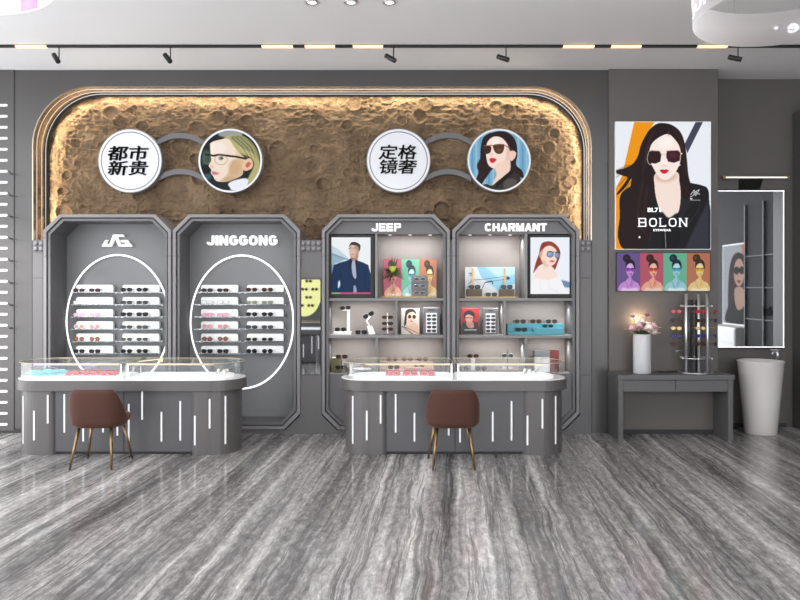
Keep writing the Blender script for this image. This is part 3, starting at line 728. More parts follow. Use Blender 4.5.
lcx, lcy = -2.83, -4.07
_o = rcx, rcy, rR
s, m = hanging_ring(lcx, lcy, 0.70, 3.60, 3.92, 'white hanging ring shade with purple print, top left corner')
obj('shade_band', m, 'ring_white', s)
k = MB(); n = 16; vs = []
for i in range(n+1):
    a = math.radians(58+14*i/n)
    for z in (3.606, 3.80): vs.append((lcx+0.690*math.cos(a), lcy+0.690*math.sin(a), z))
k.add(vs, [(2*i, 2*i+1, 2*i+3, 2*i+2) for i in range(n)], True); obj('print', k, 'purple', s, recalc=False)
for a in (60, 180, 300):
    x = lcx+.69*math.cos(math.radians(a)); y = lcy+.69*math.sin(math.radians(a)); obj('hanging_wire', MB().tube([(x, y, 3.92), (x, y, CEIL)], 0.0015, 5), 'rim_silver', s)
# ================================================================== glasses
def lens_outline(kind, w, h, n=20):
    e = {'round': 2.0, 'square': 4.2, 'soft': 2.7, 'aviator': 2.3}[kind]; out = []
    for i in range(n):
        a = 2*PI*i/n; c, s_ = math.cos(a), math.sin(a)
        x = w/2*math.copysign(abs(c)**(2/e), c); z = h/2*math.copysign(abs(s_)**(2/e), s_)
        if kind == 'aviator' and z < 0: x *= 1-0.18*(-z/(h/2))
        if kind == 'square' and z < 0: x *= 1-0.12*(-z/(h/2))
        out.append((x, z))
    return out
_gl = {}
def glasses_data(kind, rim, lens, thick=0.0028, lw=0.058, lh=0.044):
    key = (kind, rim, lens, thick)
    if key in _gl: return _gl[key]
    if kind == 'soft': lh = 0.036
    if kind == 'square': lh = 0.042
    if kind == 'round': lw = 0.052; lh = 0.05
    ol = lens_outline(kind, lw, lh); cx = lw/2+0.009
    fr = MB()
    for sgn in (-1, 1): fr.tube([(sgn*cx+sgn*x, 0, z) for x, z in ol], thick, 5, closed=True)
    fr.tube([(-0.011, 0, 0.006), (0, -0.003, 0.010), (0.011, 0, 0.006)], thick*0.9, 5)
    for sgn in (-1, 1):
        ex = sgn*(cx+lw/2); fr.tube([(ex, 0, 0.008), (ex+sgn*0.004, 0.006, 0.008), (ex+sgn*0.003, 0.09, 0.006), (ex+sgn*0.0, 0.125, -0.018)], thick*0.8, 5)
    def mesh(b, m):
        o = obj('x', b, m, loc=(0, 0, 0)); me = o.data; bpy.data.objects.remove(o); return me
    f = mesh(fr, rim); ls = []
    for sgn in (-1, 1):
        ls.append(mesh(MB().prism([(sgn*cx+sgn*x*0.98, z*0.98) for x, z in ol], -0.0008, 0.0008), lens))
    _gl[key] = (f, ls); return _gl[key]
def glasses(loc, kind, rim, lens, label, group, rot=(0, 0, 0), scale=1.0, thick=0.0028):
    f, ls = glasses_data(kind, rim, lens, thick)
    sun = lens not in ('lens_clear',)
    o = bpy.data.objects.new('sunglasses' if sun else 'eyeglasses', f); C.objects.link(o); o.location = loc; o.rotation_euler = rot; o.scale = (scale,)*3
    tag(o, label, 'glasses', group)
    for l in ls: c = bpy.data.objects.new('lens', l); C.objects.link(c); c.parent = o
    return o

# rows of white holders in the two open bays
styles1 = [('soft', 'rim_black', 'lens_brown', 'dark brown sunglasses'), ('soft', 'rim_clear', 'lens_clear', 'clear-framed glasses'), ('soft', 'rim_pink', 'lens_pink', 'pink-framed glasses'),
           ('round', 'rim_clear', 'lens_coral', 'coral-tinted glasses'), ('round', 'rim_brown', 'lens_amber', 'round amber-brown sunglasses'), ('square', 'rim_black', 'lens_black', 'black wide sunglasses')]
styles2A = [('aviator', 'rim_black', 'lens_black', 'black sunglasses'), ('soft', 'rim_black', 'lens_grey', 'slim grey-black sunglasses'), ('square', 'rim_black', 'lens_black', 'bold black square sunglasses'),
            ('soft', 'rim_black', 'lens_grey', 'slim dark grey sunglasses'), ('soft', 'rim_olive', 'lens_grey', 'slim olive-grey sunglasses'), ('aviator', 'rim_black', 'lens_black', 'black sunglasses')]
styles2B = [('aviator', 'rim_brown', 'lens_brown', 'dark brown aviator sunglasses'), ('soft', 'rim_olive', 'lens_olive', 'olive-green glasses'), ('aviator', 'rim_black', 'lens_black', 'black sunglasses'),
            ('soft', 'rim_black', 'lens_grey', 'half-rim black glasses'), ('soft', 'rim_olive', 'lens_black', 'dark olive half-rim glasses'), ('round', 'rim_black', 'lens_black', 'small round black sunglasses')]
ORD = ['top', 'second', 'third', 'fourth', 'fifth', 'lowest']
HYc = 0.27
for b, (bay, cols) in enumerate((('leftmost', ((76, 113), (122.5, 159.3))), ('second', ((201, 238), (247, 283.5))))):
    for c, (xa, xb) in enumerate(cols):
        st = styles1 if c == 0 else (styles2A if b == 0 else styles2B)
        for r in range(6):
            zs = PZ(292.0+12.22*r, HYc); X0, X1 = PX(xa, HYc), PX(xb, HYc)
            where = '%s row, %s column of the %s bay' % (ORD[r], 'left' if c == 0 else 'right', bay)
            sh = MB().box(X0-0.06, X1+0.04, 0.20, 0.343, zs-0.009, zs)
            t = thing('glass_shelf', 'thin glass shelf under the %s' % where, 'shelf', ((X0+X1)/2, 0.27, zs-0.009), 'glass shelves in the open bays')
            obj('plate', sh, 'acrylic', t)
            k = MB()
            for xx in (X0-0.03, X1+0.01): k.box(xx-0.01, xx+0.01, 0.33, 0.345, zs-0.02, zs); k.tube([(xx, 0.345, zs-0.013), (xx, 0.24, zs-0.013)], 0.003, 6)
            obj('bracket', k, 'rim_silver', t)
            hld = MB().prism(rrect(X0, X1, zs, zs+0.087, 0.024, which=(0, 0, 1, 1)), HYc, HYc+0.05)
            tag(obj('glasses_holder', hld, 'white', bevel=0.003), 'white rounded glasses block, %s' % where, 'display block', 'white glasses blocks in the open bays')
            kind, rim, lens, desc = st[r]
            off = 0.085 if c == 0 else 0.065
            if b == 0 and c == 0: off = 0.055
            for g_, dx in enumerate((0, 0.19)):
                lh = 0.026 if kind != 'soft' else 0.021
                glasses((X0+off+dx, HYc-0.045, zs+lh+0.002), kind, rim, lens, '%s %s, %s' % ('left' if g_ == 0 else 'right', desc, where), 'glasses in the oval displays', scale=0.98, thick=0.0036 if 'black' in rim else 0.0028)

# ================================================================== counters
def plan_end(xi, xo, y0, y1, ro, ri, n=10):
    """column plan: rounded towards xo (big), small radius towards xi; works for xo>xi or xo<xi"""
    s = 1 if xo > xi else -1; a_, b_ = (xi, xo) if s > 0 else (xo, xi)
    pts = []
    def arc(cx, cy, r, a0):
        return [(cx+r*math.cos(a0+PI/2*i/n), cy+r*math.sin(a0+PI/2*i/n)) for i in range(n+1)]
    rl, rr = (ri, ro) if s > 0 else (ro, ri)
    return arc(a_+rl, y0+rl, rl, PI)+arc(b_-rr, y0+rr, rr, 1.5*PI)+arc(b_-rr, y1-rr, rr, 0)+arc(a_+rl, y1-rl, rl, PI/2)
def outl(hw, y0, y1, r, n=12):
    return rrect(-hw, hw, y0, y1, r, n)
SL = [(-104, 398, 447), (-89.5, 412, 442), (-75.5, 396, 425), (-60, 395, 434), (-41, 414, 443), (-21, 410, 434), (-6.5, 400, 437), (5, 405, 444), (18.5, 392, 421), (38, 413, 443), (57, 402, 442), (73, 417, 447), (88, 400, 430), (102.5, 398, 447)]
def counter(label):
    t = thing('display_counter', label, 'counter')
    k = MB().box(-0.72, 0, -0.26, 0.26, 0.03, 0.652); k.box(0.0, 0.72, -0.26, 0.26, 0.03, 0.652)
    obj('body', k, 'counter_dark', t)
    obj('centre_seam', MB().box(-0.004, 0.004, -0.2625, 0.2625, 0.03, 0.652), 'groove', t)
    obj('plinth', MB().prism(outl(1.06, -0.24, 0.24, 0.2), 0, 0.03, 'z'), 'groove', t)
    for s in (-1, 1):
        obj('end_column', MB().prism(plan_end(s*0.69, s*1.14, -0.295, 0.295, 0.28, 0.07), 0.0, 0.652, 'z', smooth=False), 'counter', t, bevel=0)
    tp = obj('countertop', MB().prism(outl(1.193, -0.315, 0.315, 0.31), 0.652, 0.758, 'z'), 'counter', t, bevel=0.006)
    obj('white_top', MB().prism(outl(1.178, -0.30, 0.30, 0.295), 0.758, 0.764, 'z'), 'white', t)
    for s in (-1, 1):
        obj('light_bed', MB().prism(plan_end(s*0.03, s*1.045, -0.22, 0.24, 0.18, 0.03), 0.764, 0.785, 'z'), 'bed', t)
    def surf(x):           # front face y of the body at x
        ax = abs(x)
        if ax < 0.69: return -0.26
        if ax > 1.14-0.28: d = min(0.279, ax-(1.14-0.28)); return -(0.295-0.28+math.sqrt(0.28**2-d*d))
        if ax < 0.76: d = 0.76-ax; return -(0.295-0.07+math.sqrt(max(0, 0.07**2-d*d)))
        return -0.295
    for side in (1, -1):
        for dx, ya, yb in SL:
            dist = 7.16 if abs(dx) < 71 else 7.12
            x = dx*dist/F; z1 = CZ+(HY-ya)*dist/F; z0 = CZ+(HY-yb)*dist/F; y = surf(x)
            k = MB().prism(rrect(-0.0082, 0.0082, max(z0, 0.06), min(z1, 0.643), 0.005, 3), -0.004, 0.004)
            n = 0.0
            e = 1e-3; dydx = (surf(x+e)-surf(x-e))/(2*e) if abs(x) > 0.8 else 0
            k.xf(Matrix.Translation((x*side, y*side, 0)) @ Matrix.Rotation(math.atan(dydx)+(PI if side < 0 else 0), 4, 'Z'))
            obj('light_slot', k, 'slot_led', t)
    # two glass cases with a champagne rim and a light bar
    for s in (-1, 1):
        po = plan_end(s*0.02, s*1.165, -0.285, 0.285, 0.275, 0.012); pi_ = plan_end(s*0.026, s*1.159, -0.279, 0.279, 0.269, 0.008)
        g = obj('glass_case', MB().prism([po, pi_], 0.764, 0.925, 'z').prism(po, 0.925, 0.933, 'z'), 'glass', t)
        obj('rim', MB().tube([(x, y, 0.931) for x, y in po], 0.0036, 6, closed=True), 'gold', g)
        xa, xb = (s*0.05, s*0.92)
        obj('light_bar', MB().box(xa, xb, -0.262, -0.25, 0.912, 0.924), 'gold', g)
        obj('light_post', MB().tube([(s*0.035, -0.25, 0.77), (s*0.035, -0.25, 0.92)], 0.006, 8), 'white_led', g)
    return t
c1 = counter('grey display counter with rounded ends and a blue cloth dish inside, on the left')
CY = -0.81
c1.location = (-2.82, CY, 0)
c2 = dup(c1, (0.562, CY, 0), label='grey display counter with rounded ends in front of the two shelf cabinets')

# ================================================================== chairs
def chair(label):
    t = thing('dining_chair', label, 'chair')
    n = 44; m = 14; vs = []; fs = []
    def ring(th, k):
        """outer shell surface; th 0 = rear middle (towards -y), k 0..1 bottom to top"""
        a = abs(th)/math.radians(90)
        top = 0.757-0.28*max(0, (a-0.42)/0.58)**1.8; bot = 0.376
        z = bot+(top-bot)*k
        w = 0.268-0.016*(1-k)**2-0.012*k**6; d = 0.245-0.03*(1-k)**2
        e = 3.0; s_, c_ = math.sin(th), math.cos(th)
        x = w*math.copysign(abs(s_)**(2/e), s_); y = -d*math.copysign(abs(c_)**(2/e), c_)
        return Vector((x, y, z))
    outer = []; inner = []
    for i in range(n+1):
        th = math.radians(-90+180*i/n)
        for j in range(m+1):
            k = j/m; p = ring(th, k); q = Vector((p.x*0.80, p.y*0.80, p.z)); 
            r = 0.03
            if k > 0.85: u = (k-0.85)/0.15; f = 1-math.sqrt(max(0, 1-u*u)); mid = (p+q)/2; p = p.lerp(mid, f); q = q.lerp(mid, f)
            if k < 0.2: u = (0.2-k)/0.2; f = 0.6*(1-math.sqrt(max(0, 1-u*u))); p = Vector((p.x*(1-f*0.25), p.y*(1-f*0.25), p.z))
            outer.append(p); inner.append(q)
    N = len(outer); vs = outer+inner; w = m+1
    for i in range(n):
        for j in range(m):
            a = i*w+j; fs.append((a, a+1, a+1+w, a+w)); fs.append((a+N, a+w+N, a+1+w+N, a+1+N))
        a = i*w+m; fs.append((a, a+w, a+w+N, a+N)[::-1]); a = i*w; fs.append((a, a+w, a+w+N, a+N))
    for i in (0, n):
        for j in range(m): a = i*w+j; fs.append((a, a+1, a+1+N, a+N))
    bk = obj('backrest', MB().add(vs, fs, True), 'velvet', t)
    s = bk.modifiers.new('sub', 'SUBSURF'); s.levels = 1; s.render_levels = 1
    prof = [(0.0, 0.0), (0.92, 0.0), (1.0, 0.018), (1.0, 0.055), (0.93, 0.078), (0.6, 0.086), (0.0, 0.088)]
    vs = []; fs = []; K = 40
    for r, z in prof:
        for k in range(K):
            a = 2*PI*k/K; e = 3.0; c_, s_ = math.cos(a), math.sin(a)
            x = 0.235*r*math.copysign(abs(c_)**(2/e), c_); y = 0.045+0.235*r*math.copysign(abs(s_)**(2/e), s_); vs.append((x, y, 0.395+z))
    for i in range(len(prof)-1):
        for k in range(K): fs.append((i*K+k, i*K+(k+1) % K, (i+1)*K+(k+1) % K, (i+1)*K+k))
    obj('seat', MB().add(vs, fs, True), 'velvet', t)
    for sx in (-1, 1):
        for y0, y1 in ((-0.13, -0.235), (0.15, 0.215)):
            obj('leg', MB().tube([(sx*0.15, y0, 0.395), (sx*(0.197 if y1 < 0 else 0.222), y1, 0.0)], 0.0165, 12, r1=0.010), 'leg', t)
    return t
ch = chair('brown velvet tub chair with bronze legs at the left counter')
ch.location = (-2.89, -1.455, 0)
dup(ch, (0.503, -1.455, 0), (0, 0, 0), label='brown velvet tub chair with bronze legs at the counter before the shelf cabinets')
ch.children[0].data.materials[0] = M['velvet']

# ================================================================== round signs on the stone
SY = 0.22
def disc_pts(cx, cy, r, Y, n=72): return [(PX(cx+r*math.cos(2*PI*i/n), Y), PZ(cy-r*math.sin(2*PI*i/n), Y)) for i in range(n)]
def text_disc(cx, cy, txt, x0, x1, y0, y1, label):
    t = thing('disc_sign', label, 'sign', (PX(cx, SY), SY, PZ(cy+32, SY)), 'round signs on the stone wall')
    obj('drum', MB().prism(disc_pts(cx, cy, 32.2, SY), SY, 0.33), 'shelf', t, bevel=0.004)
    obj('lit_face', MB().prism(disc_pts(cx, cy, 31.4, SY-.004), SY-0.004, SY), 'sign_led', t)
    obj('rim_line', MB().prism([disc_pts(cx, cy, 29.2, SY-.006), disc_pts(cx, cy, 28.3, SY-.006)], SY-0.006, SY-0.003), 'casegrey', t)
    letters('lettering', txt, PX(x0, SY), PX(x1, SY), PZ(y1, SY), PZ(y0, SY), SY-0.02, 0.016, 'ink', t, bold=0.015, shear=0.12, space=1.0)
text_disc(130, 160.8, '都市\n新贵', 108, 149, 146, 175.5, 'round lit sign with two rows of dark Chinese characters, left pair')
text_disc(398.5, 160.6, '定格\n镜奢', 378.5, 417, 145, 174, 'round lit sign with two rows of dark Chinese characters, right pair')
def bridge(x0, x1, ymid, yend, label):
    Y = 0.27; c = []
    for i in range(25):
        u = i/24*2-1; c.append(((x0+x1)/2+u*(x1-x0)/2, ymid+(yend-ymid)*u*u))
    w = 2.7
    top = [(a, b-w) for a, b in c]; bot = [(a, b+w) for a, b in c]
    tag(obj('sign_bridge', MB().prism([(PX(a, Y), PZ(b, Y)) for a, b in top+bot[::-1]], Y, Y+0.05), 'frame_dark', bevel=0.004), label, 'sign bracket', 'grey bridge arcs between the round signs')
bridge(155, 205, 135.5, 144, 'upper grey arc linking the left pair of round signs'); bridge(157, 204, 171.5, 179, 'lower grey arc linking the left pair of round signs')
bridge(424, 473, 135.2, 144, 'upper grey arc linking the right pair of round signs'); bridge(425, 471, 171.5, 179, 'lower grey arc linking the right pair of round signs')

def photo_disc(cx, cy, r, pic, label):
    t = thing('photo_disc', label, 'sign', (PX(cx, SY), SY, PZ(cy+r, SY)), 'round signs on the stone wall')
    obj('drum', MB().prism(disc_pts(cx, cy, r+.5, SY), SY, 0.33), 'shelf', t, bevel=0.004)
    obj('lit_ring', MB().prism([disc_pts(cx, cy, r, SY-.01), disc_pts(cx, cy, r-1.7, SY-.01)], SY-0.012, SY), 'sign_led', t, bevel=0.003)
    pic.mesh('photo', SY-0.004, 0.95, t, circle=(cx, cy, r-1.4))
# --- blonde woman in profile
p = Pic(200, 260, 130, 190, 3.4, (28, 26, 26)); p.tf(170, 115, 6.667)
p.poly([(200, 120), (600, 90), (640, 300), (600, 540), (190, 520), (190, 130)], (30, 34, 34))
p.oval(240, 290, 30, 60, (70, 100, 80), 6, .8); p.oval(250, 410, 26, 22, (60, 120, 140), 5, .7); p.oval(240, 360, 40, 30, (20, 22, 28), 5)
p.poly([(330, 110), (460, 100), (480, 140), (400, 150), (330, 140)], (190, 195, 195), blur=4, a=.8)
p.poly([(360, 150), (440, 130), (520, 160), (585, 250), (600, 400), (540, 470), (500, 470), (520, 420), (560, 330), (530, 280), (480, 260), (430, 230), (390, 180)], (186, 178, 120), blur=2)
p.poly([(400, 150), (470, 140), (560, 200), (590, 300), (560, 260), (500, 230), (440, 190)], (120, 122, 88), blur=2, a=.8)
for k in range(7): p.line([(400+k*14, 150), (470+k*14, 215), (520+k*10, 290)], 4, (90, 88, 60) if k % 2 else (226, 220, 160), 1, .7)
p.poly([(268, 215), (272, 185), (330, 165), (390, 160), (430, 215), (470, 260), (510, 300), (490, 350), (480, 400), (420, 430), (370, 445), (310, 440), (285, 405), (272, 385), (275, 365), (258, 338), (272, 310), (275, 280)], (246, 226, 208))
p.oval(430, 350, 40, 50, (206, 168, 120), 8, .45); p.oval(330, 220, 45, 40, (253, 242, 232), 8, .7); p.oval(400, 430, 50, 16, (170, 130, 90), 6, .4)
p.poly([(420, 300), (500, 310), (480, 400), (400, 435), (330, 445), (380, 400)], (196, 156, 104), blur=5, a=.55); p.poly([(440, 230), (500, 280), (500, 320), (450, 300)], (220, 190, 140), blur=4, a=.6); p.poly([(270, 215), (300, 180), (290, 260), (275, 300)], (255, 246, 236), blur=3, a=.8)
p.poly([(480, 340), (500, 300), (535, 290), (553, 320), (545, 355), (510, 372), (488, 365)], (240, 196, 166)); p.poly([(505, 330), (525, 312), (540, 325), (525, 345), (510, 350)], (196, 110, 86), blur=1)
p.poly([(280, 375), (300, 378), (328, 390), (310, 398), (284, 396)], (206, 130, 120), blur=1); p.oval(280, 345, 12, 10, (228, 180, 160), 3, .7)
p.poly([(390, 455), (470, 425), (520, 430), (500, 490), (410, 500)], (240, 244, 250), blur=1); p.poly([(230, 440), (300, 445), (370, 455), (400, 500), (300, 500)], (30, 34, 40), blur=1)
p.oval(340, 288, 16, 12, (120, 130, 130), 2); p.oval(345, 288, 6, 7, (40, 50, 50), 1)
p.line([(232, 262), (270, 268), (290, 272), (330, 264), (370, 270), (440, 278), (510, 292)], 13, (44, 28, 26)); p.line([(270, 268), (275, 300), (250, 330), (226, 310), (228, 265)], 3, (150, 140, 120), 0, .7)
q = [(340+42*math.cos(a), 298+34*math.sin(a)) for a in [2*PI*i/16 for i in range(17)]]; p.line(q, 3, (150, 130, 110), 0, .9)
photo_disc(230.3, 160.6, 31.8, p, 'round lit photo of a blonde person in browline glasses seen from the side')
# --- woman in sunglasses
p = Pic(469, 530, 130, 192, 3.4, (120, 175, 205)); p.tf(450, 115, 6.667)
for k in range(16): p.line([(120+k*28, 90), (120+k*28, 540)], 8, (70, 130, 175) if k % 2 else (190, 220, 235), 2, .7)
p.poly([(330, 108), (400, 125), (440, 180), (450, 260), (440, 330), (480, 370), (490, 420), (440, 400), (380, 380), (300, 350), (240, 420), (200, 470), (175, 430), (190, 380), (180, 330), (200, 300), (205, 220), (230, 140)], (40, 24, 26))
p.poly([(240, 240), (250, 180), (290, 145), (340, 150), (380, 190), (400, 240), (440, 250), (430, 290), (405, 300), (395, 330), (350, 352), (300, 358), (262, 340), (245, 300)], (252, 226, 214))
p.poly([(380, 200), (410, 260), (395, 330), (340, 352), (370, 290)], (222, 176, 158), blur=5, a=.6)
p.poly([(300, 340), (390, 300), (400, 370), (340, 430), (280, 470), (310, 400)], (246, 214, 198), blur=1); p.oval(300, 175, 35, 20, (255, 245, 240), 6, .8)
p.poly([(330, 430), (380, 400), (430, 380), (470, 420), (450, 500), (300, 520), (200, 480), (240, 460), (280, 470)], (50, 46, 42)); p.poly([(370, 430), (440, 430), (430, 480), (360, 490)], (96, 88, 82), blur=3, a=.8); p.poly([(325, 440), (400, 375), (420, 385), (340, 460), (300, 490)], (24, 22, 22))
p.poly([(222, 205), (270, 208), (274, 235), (262, 255), (235, 258), (222, 235)], (60, 34, 28)); p.poly([(290, 200), (355, 195), (360, 225), (345, 255), (315, 258), (295, 238)], (84, 50, 36)); p.oval(325, 235, 18, 12, (130, 90, 66), 4, .6)
p.line([(222, 206), (290, 202), (355, 196), (400, 222)], 5, (120, 90, 60)); p.poly([(264, 292), (285, 287), (310, 296), (290, 318), (270, 314)], (206, 40, 56), blur=1); p.oval(275, 262, 10, 8, (226, 180, 166), 3, .7)
p.poly([(400, 245), (430, 240), (436, 270), (415, 305), (398, 290)], (244, 206, 190)); p.line([(200, 300), (185, 350), (215, 400), (190, 440)], 14, (50, 34, 34), 2, .8)
photo_disc(499.2, 160.3, 31.5, p, 'round lit photo of a dark-haired person in brown sunglasses')

# ================================================================== posters right
def flat_case(name, x0, x1, y0, y1, Y, Yb, m, label, cat, margin=0.5):
    t = thing(name, label, cat, (PX((x0+x1)/2, Y), Yb, PZ(y1, Y)))
    obj('case', MB().box(PX(x0-margin, Y), PX(x1+margin, Y), Y+0.002, Yb, PZ(y1+margin, Y), PZ(y0-margin, Y)), m, t)
    return t
p = Pic(616, 710.5, 122, 249, 2.6, (236, 239, 245)); p.tf(610, 120, 7.505)
p.poly([(185, 0), (348, 0), (290, 80), (230, 260), (205, 420), (150, 620), (110, 1000), (20, 1000), (20, 560), (90, 420)], (240, 152, 12), False)
p.poly([(650, 0), (705, 0), (580, 250), (560, 180)], (66, 68, 84), False)
# jacket
p.poly([(600, 470), (690, 490), (735, 520), (745, 620), (745, 970), (120, 970), (75, 700), (80, 560), (150, 500), (250, 440), (520, 440)], (26, 25, 28))
p.poly([(560, 970), (640, 800), (740, 600), (745, 970)], (50, 50, 62), False, 2)
p.poly([(590, 480), (640, 560), (560, 700), (530, 860), (470, 720), (520, 560)], (36, 35, 38), False, 2)
# hair behind
p.poly([(400, 22), (470, 40), (530, 92), (562, 180), (578, 300), (590, 420), (620, 540), (600, 600), (520, 560), (470, 480), (340, 470), (300, 640), (300, 800), (260, 960), (90, 960), (75, 800), (80, 640), (140, 540), (160, 440), (120, 500), (60, 560), (55, 545), (130, 440), (100, 420), (50, 400), (48, 378), (150, 345), (205, 280), (235, 180), (290, 80), (345, 32)], (34, 20, 22))
for a in ((48, 378, 190, 335), (48, 430, 180, 350), (60, 500, 190, 380), (48, 410, 160, 345), (90, 560, 200, 420)): p.line([(a[0], a[1]), ((a[0]+a[2])/2, (a[1]+a[3])/2-12), (a[2], a[3])], 4, (60, 34, 26), 1, .8)
# neck and chest
p.poly([(345, 400), (500, 390), (520, 460), (530, 540), (525, 640), (500, 710), (430, 735), (385, 700), (350, 600), (335, 500)], (248, 226, 216))
p.poly([(385, 690), (440, 735), (510, 700), (530, 800), (500, 960), (400, 960), (380, 820)], (20, 20, 28), blur=1)
p.poly([(350, 450), (420, 470), (495, 440), (490, 400), (350, 400)], (216, 176, 160), blur=6, a=.7)
# face
p.poly([(300, 210), (340, 150), (430, 105), (490, 150), (525, 210), (530, 290), (510, 360), (470, 420), (415, 450), (365, 425), (325, 360), (300, 300)], (252, 234, 226))
p.oval(420, 170, 60, 40, (255, 246, 242), 10, .8); p.oval(405, 320, 16, 26, (255, 246, 242), 5, .8)
p.poly([(440, 60), (447, 115), (435, 115)], (120, 80, 74), False, 2, .8)
for a in (((300, 120), (270, 260), (240, 420)), ((330, 80), (290, 180), (262, 330)), ((250, 440), (220, 600), (200, 780)), ((540, 160), (558, 300), (575, 420)), ((470, 60), (520, 130), (540, 220)), ((280, 500), (262, 650), (240, 820))): p.line(list(a), 9, (84, 54, 50), 5, .6)
p.poly([(296, 238), (312, 230), (372, 234), (385, 262), (378, 312), (340, 328), (300, 322), (284, 290)], (44, 22, 24), False); p.poly([(424, 232), (510, 228), (528, 245), (524, 305), (480, 322), (436, 312), (422, 280)], (60, 22, 34), False)
p.oval(470, 262, 34, 20, (96, 40, 56), 6, .6)
p.line([(278, 292), (290, 238), (312, 228), (374, 232), (388, 262), (405, 256), (420, 262), (428, 230), (512, 226), (530, 246), (526, 306)], 4, (206, 186, 160)); p.line([(278, 292), (290, 330), (312, 336)], 4, (220, 210, 200))
p.oval(536, 252, 7, 6, (230, 230, 230)); p.oval(520, 338, 9, 7, (235, 235, 235)); p.oval(405, 343, 20, 6, (226, 184, 174), 3, .8)
p.poly([(374, 378), (395, 370), (408, 375), (420, 370), (442, 380), (420, 400), (405, 404), (390, 398)], (206, 28, 48)); p.line([(374, 382), (442, 382)], 2, (150, 10, 30), 1, .8)
p.tf(610, 180, 5.219)
p.line([(150, 170), (148, 240)], 2, (70, 70, 76), 0, .5); p.line([(155, 240), (210, 315), (212, 270)], 2, (74, 74, 78), 0, .6); p.line([(400, 240), (460, 160), (470, 110)], 2, (90, 90, 96), 0, .6); p.line([(287, 260), (292, 355)], 3, (170, 170, 176), 0, .9)
p.line([(380, 20), (440, 110), (400, 160)], 2, (64, 64, 70), 0, .7)
# small script emblem
for a in (((420, 78), (440, 52), (446, 84)), ((432, 70), (466, 50), (450, 80)), ((418, 90), (456, 66)), ((444, 60), (470, 76))): p.line(list(a), 3, (235, 235, 238))
p.line([(420, 105), (472, 105)], 3, (200, 200, 205), 0, .8); p.oval(424, 98, 7, 4, (225, 225, 230))
Yp = -0.075
t = flat_case('lightbox_poster', 616, 710.5, 122, 249, Yp, -0.04, 'white', 'tall backlit poster of a person in dark square sunglasses on the right panel', 'poster')
p.mesh('photo', Yp, 0.97, t)
def ptext(s_, x0, x1, y0, y1, bold=0.01, nm='lettering', par=t, Yq=Yp-0.004, mm='letter', space=1.04): return letters(nm, s_, PX(x0, Yq), PX(x1, Yq), PZ(y1, Yq), PZ(y0, Yq), Yq, 0.003, mm, par, bold=bold, space=space)
block('lettering', 'BOLON', PX(638.5, Yp), PX(687, Yp), PZ(226.8, Yp), PZ(218, Yp), Yp-0.004, 0.003, 0.15, 'letter', t, gap=0.30, serif=0.10)
ptext('EYEWEAR', 653.5, 671, 229, 231.2, 0.02); ptext('BL71', 647.7, 660.5, 207.8, 212, 0.03); ptext('8', 638.8, 640.3, 236.2, 238.2, 0.03)

def pop_panel(p, x0, w, y0, h, bg, skin, dark, gl, light):
    """one tinted portrait: hair bun, dark glasses, hand at the lips, bare shoulders"""
    p.t = (x0, y0, 100.0/w, 100.0/w); H = h*100/w
    p.poly([(0, 0), (100, 0), (100, H), (0, H)], bg, False)
    k = H/160.0; q = lambda pts: [(a, b*k) for a, b in pts]
    p.poly(q([(10, 160), (14, 132), (36, 118), (46, 108), (62, 108), (70, 118), (90, 128), (96, 160)]), skin)
    p.poly(q([(22, 160), (26, 146), (50, 150), (84, 146), (88, 160)]), light, blur=1)
    p.oval(42, 22*k, 17, 17*k, dark); p.oval(38, 20*k, 7, 7*k, gl, 2, .25); p.oval(57, 52*k, 21, 26*k, dark)
    p.oval(56, 70*k, 17, 29*k, skin); p.oval(57, 58*k, 13, 12*k, light, 3, .7)
    p.poly(q([(38, 56), (44, 36), (62, 34), (76, 50), (78, 64), (68, 46), (52, 44)]), dark)
    p.oval(48, 70*k, 8.5, 8*k, gl); p.oval(66, 70*k, 8.5, 8*k, gl); p.line(q([(38, 66), (78, 66)]), 2.5, dark)
    p.oval(58, 89*k, 5.5, 3.5*k, gl); p.poly(q([(52, 94), (60, 92), (66, 112), (74, 122), (60, 150), (50, 130)]), skin); p.line(q([(60, 92), (64, 120), (56, 140)]), 3, gl, 1, .8); p.line(q([(70, 118), (62, 140)]), 3, gl, 1, .6)
    p.line(q([(36, 118), (50, 150)]), 1.5, dark, 0, .6)
POPS = [((112, 90, 150), (206, 150, 222), (40, 32, 44), (150, 60, 190), (236, 206, 244)), ((190, 92, 112), (238, 176, 150), (60, 36, 34), (216, 70, 60), (246, 214, 200)),
        ((110, 186, 156), (160, 208, 216), (30, 48, 60), (70, 170, 206), (220, 240, 244)), ((190, 120, 92), (236, 204, 146), (60, 46, 32), (222, 170, 50), (248, 230, 190))]
p = Pic(617, 710, 253, 291, 3.6, (120, 120, 120)); w = 93/4
for i, c in enumerate(POPS): pop_panel(p, 617+i*w, w, 253, 38, *c)
t = flat_case('portrait_panel', 617, 710, 253, 291, -0.066, -0.04, 'groove', 'wide strip of four tinted portraits below the tall lightbox poster', 'poster', 0.6)
p.mesh('photo', -0.066, 0.8, t)  # glow added to make this print brighter

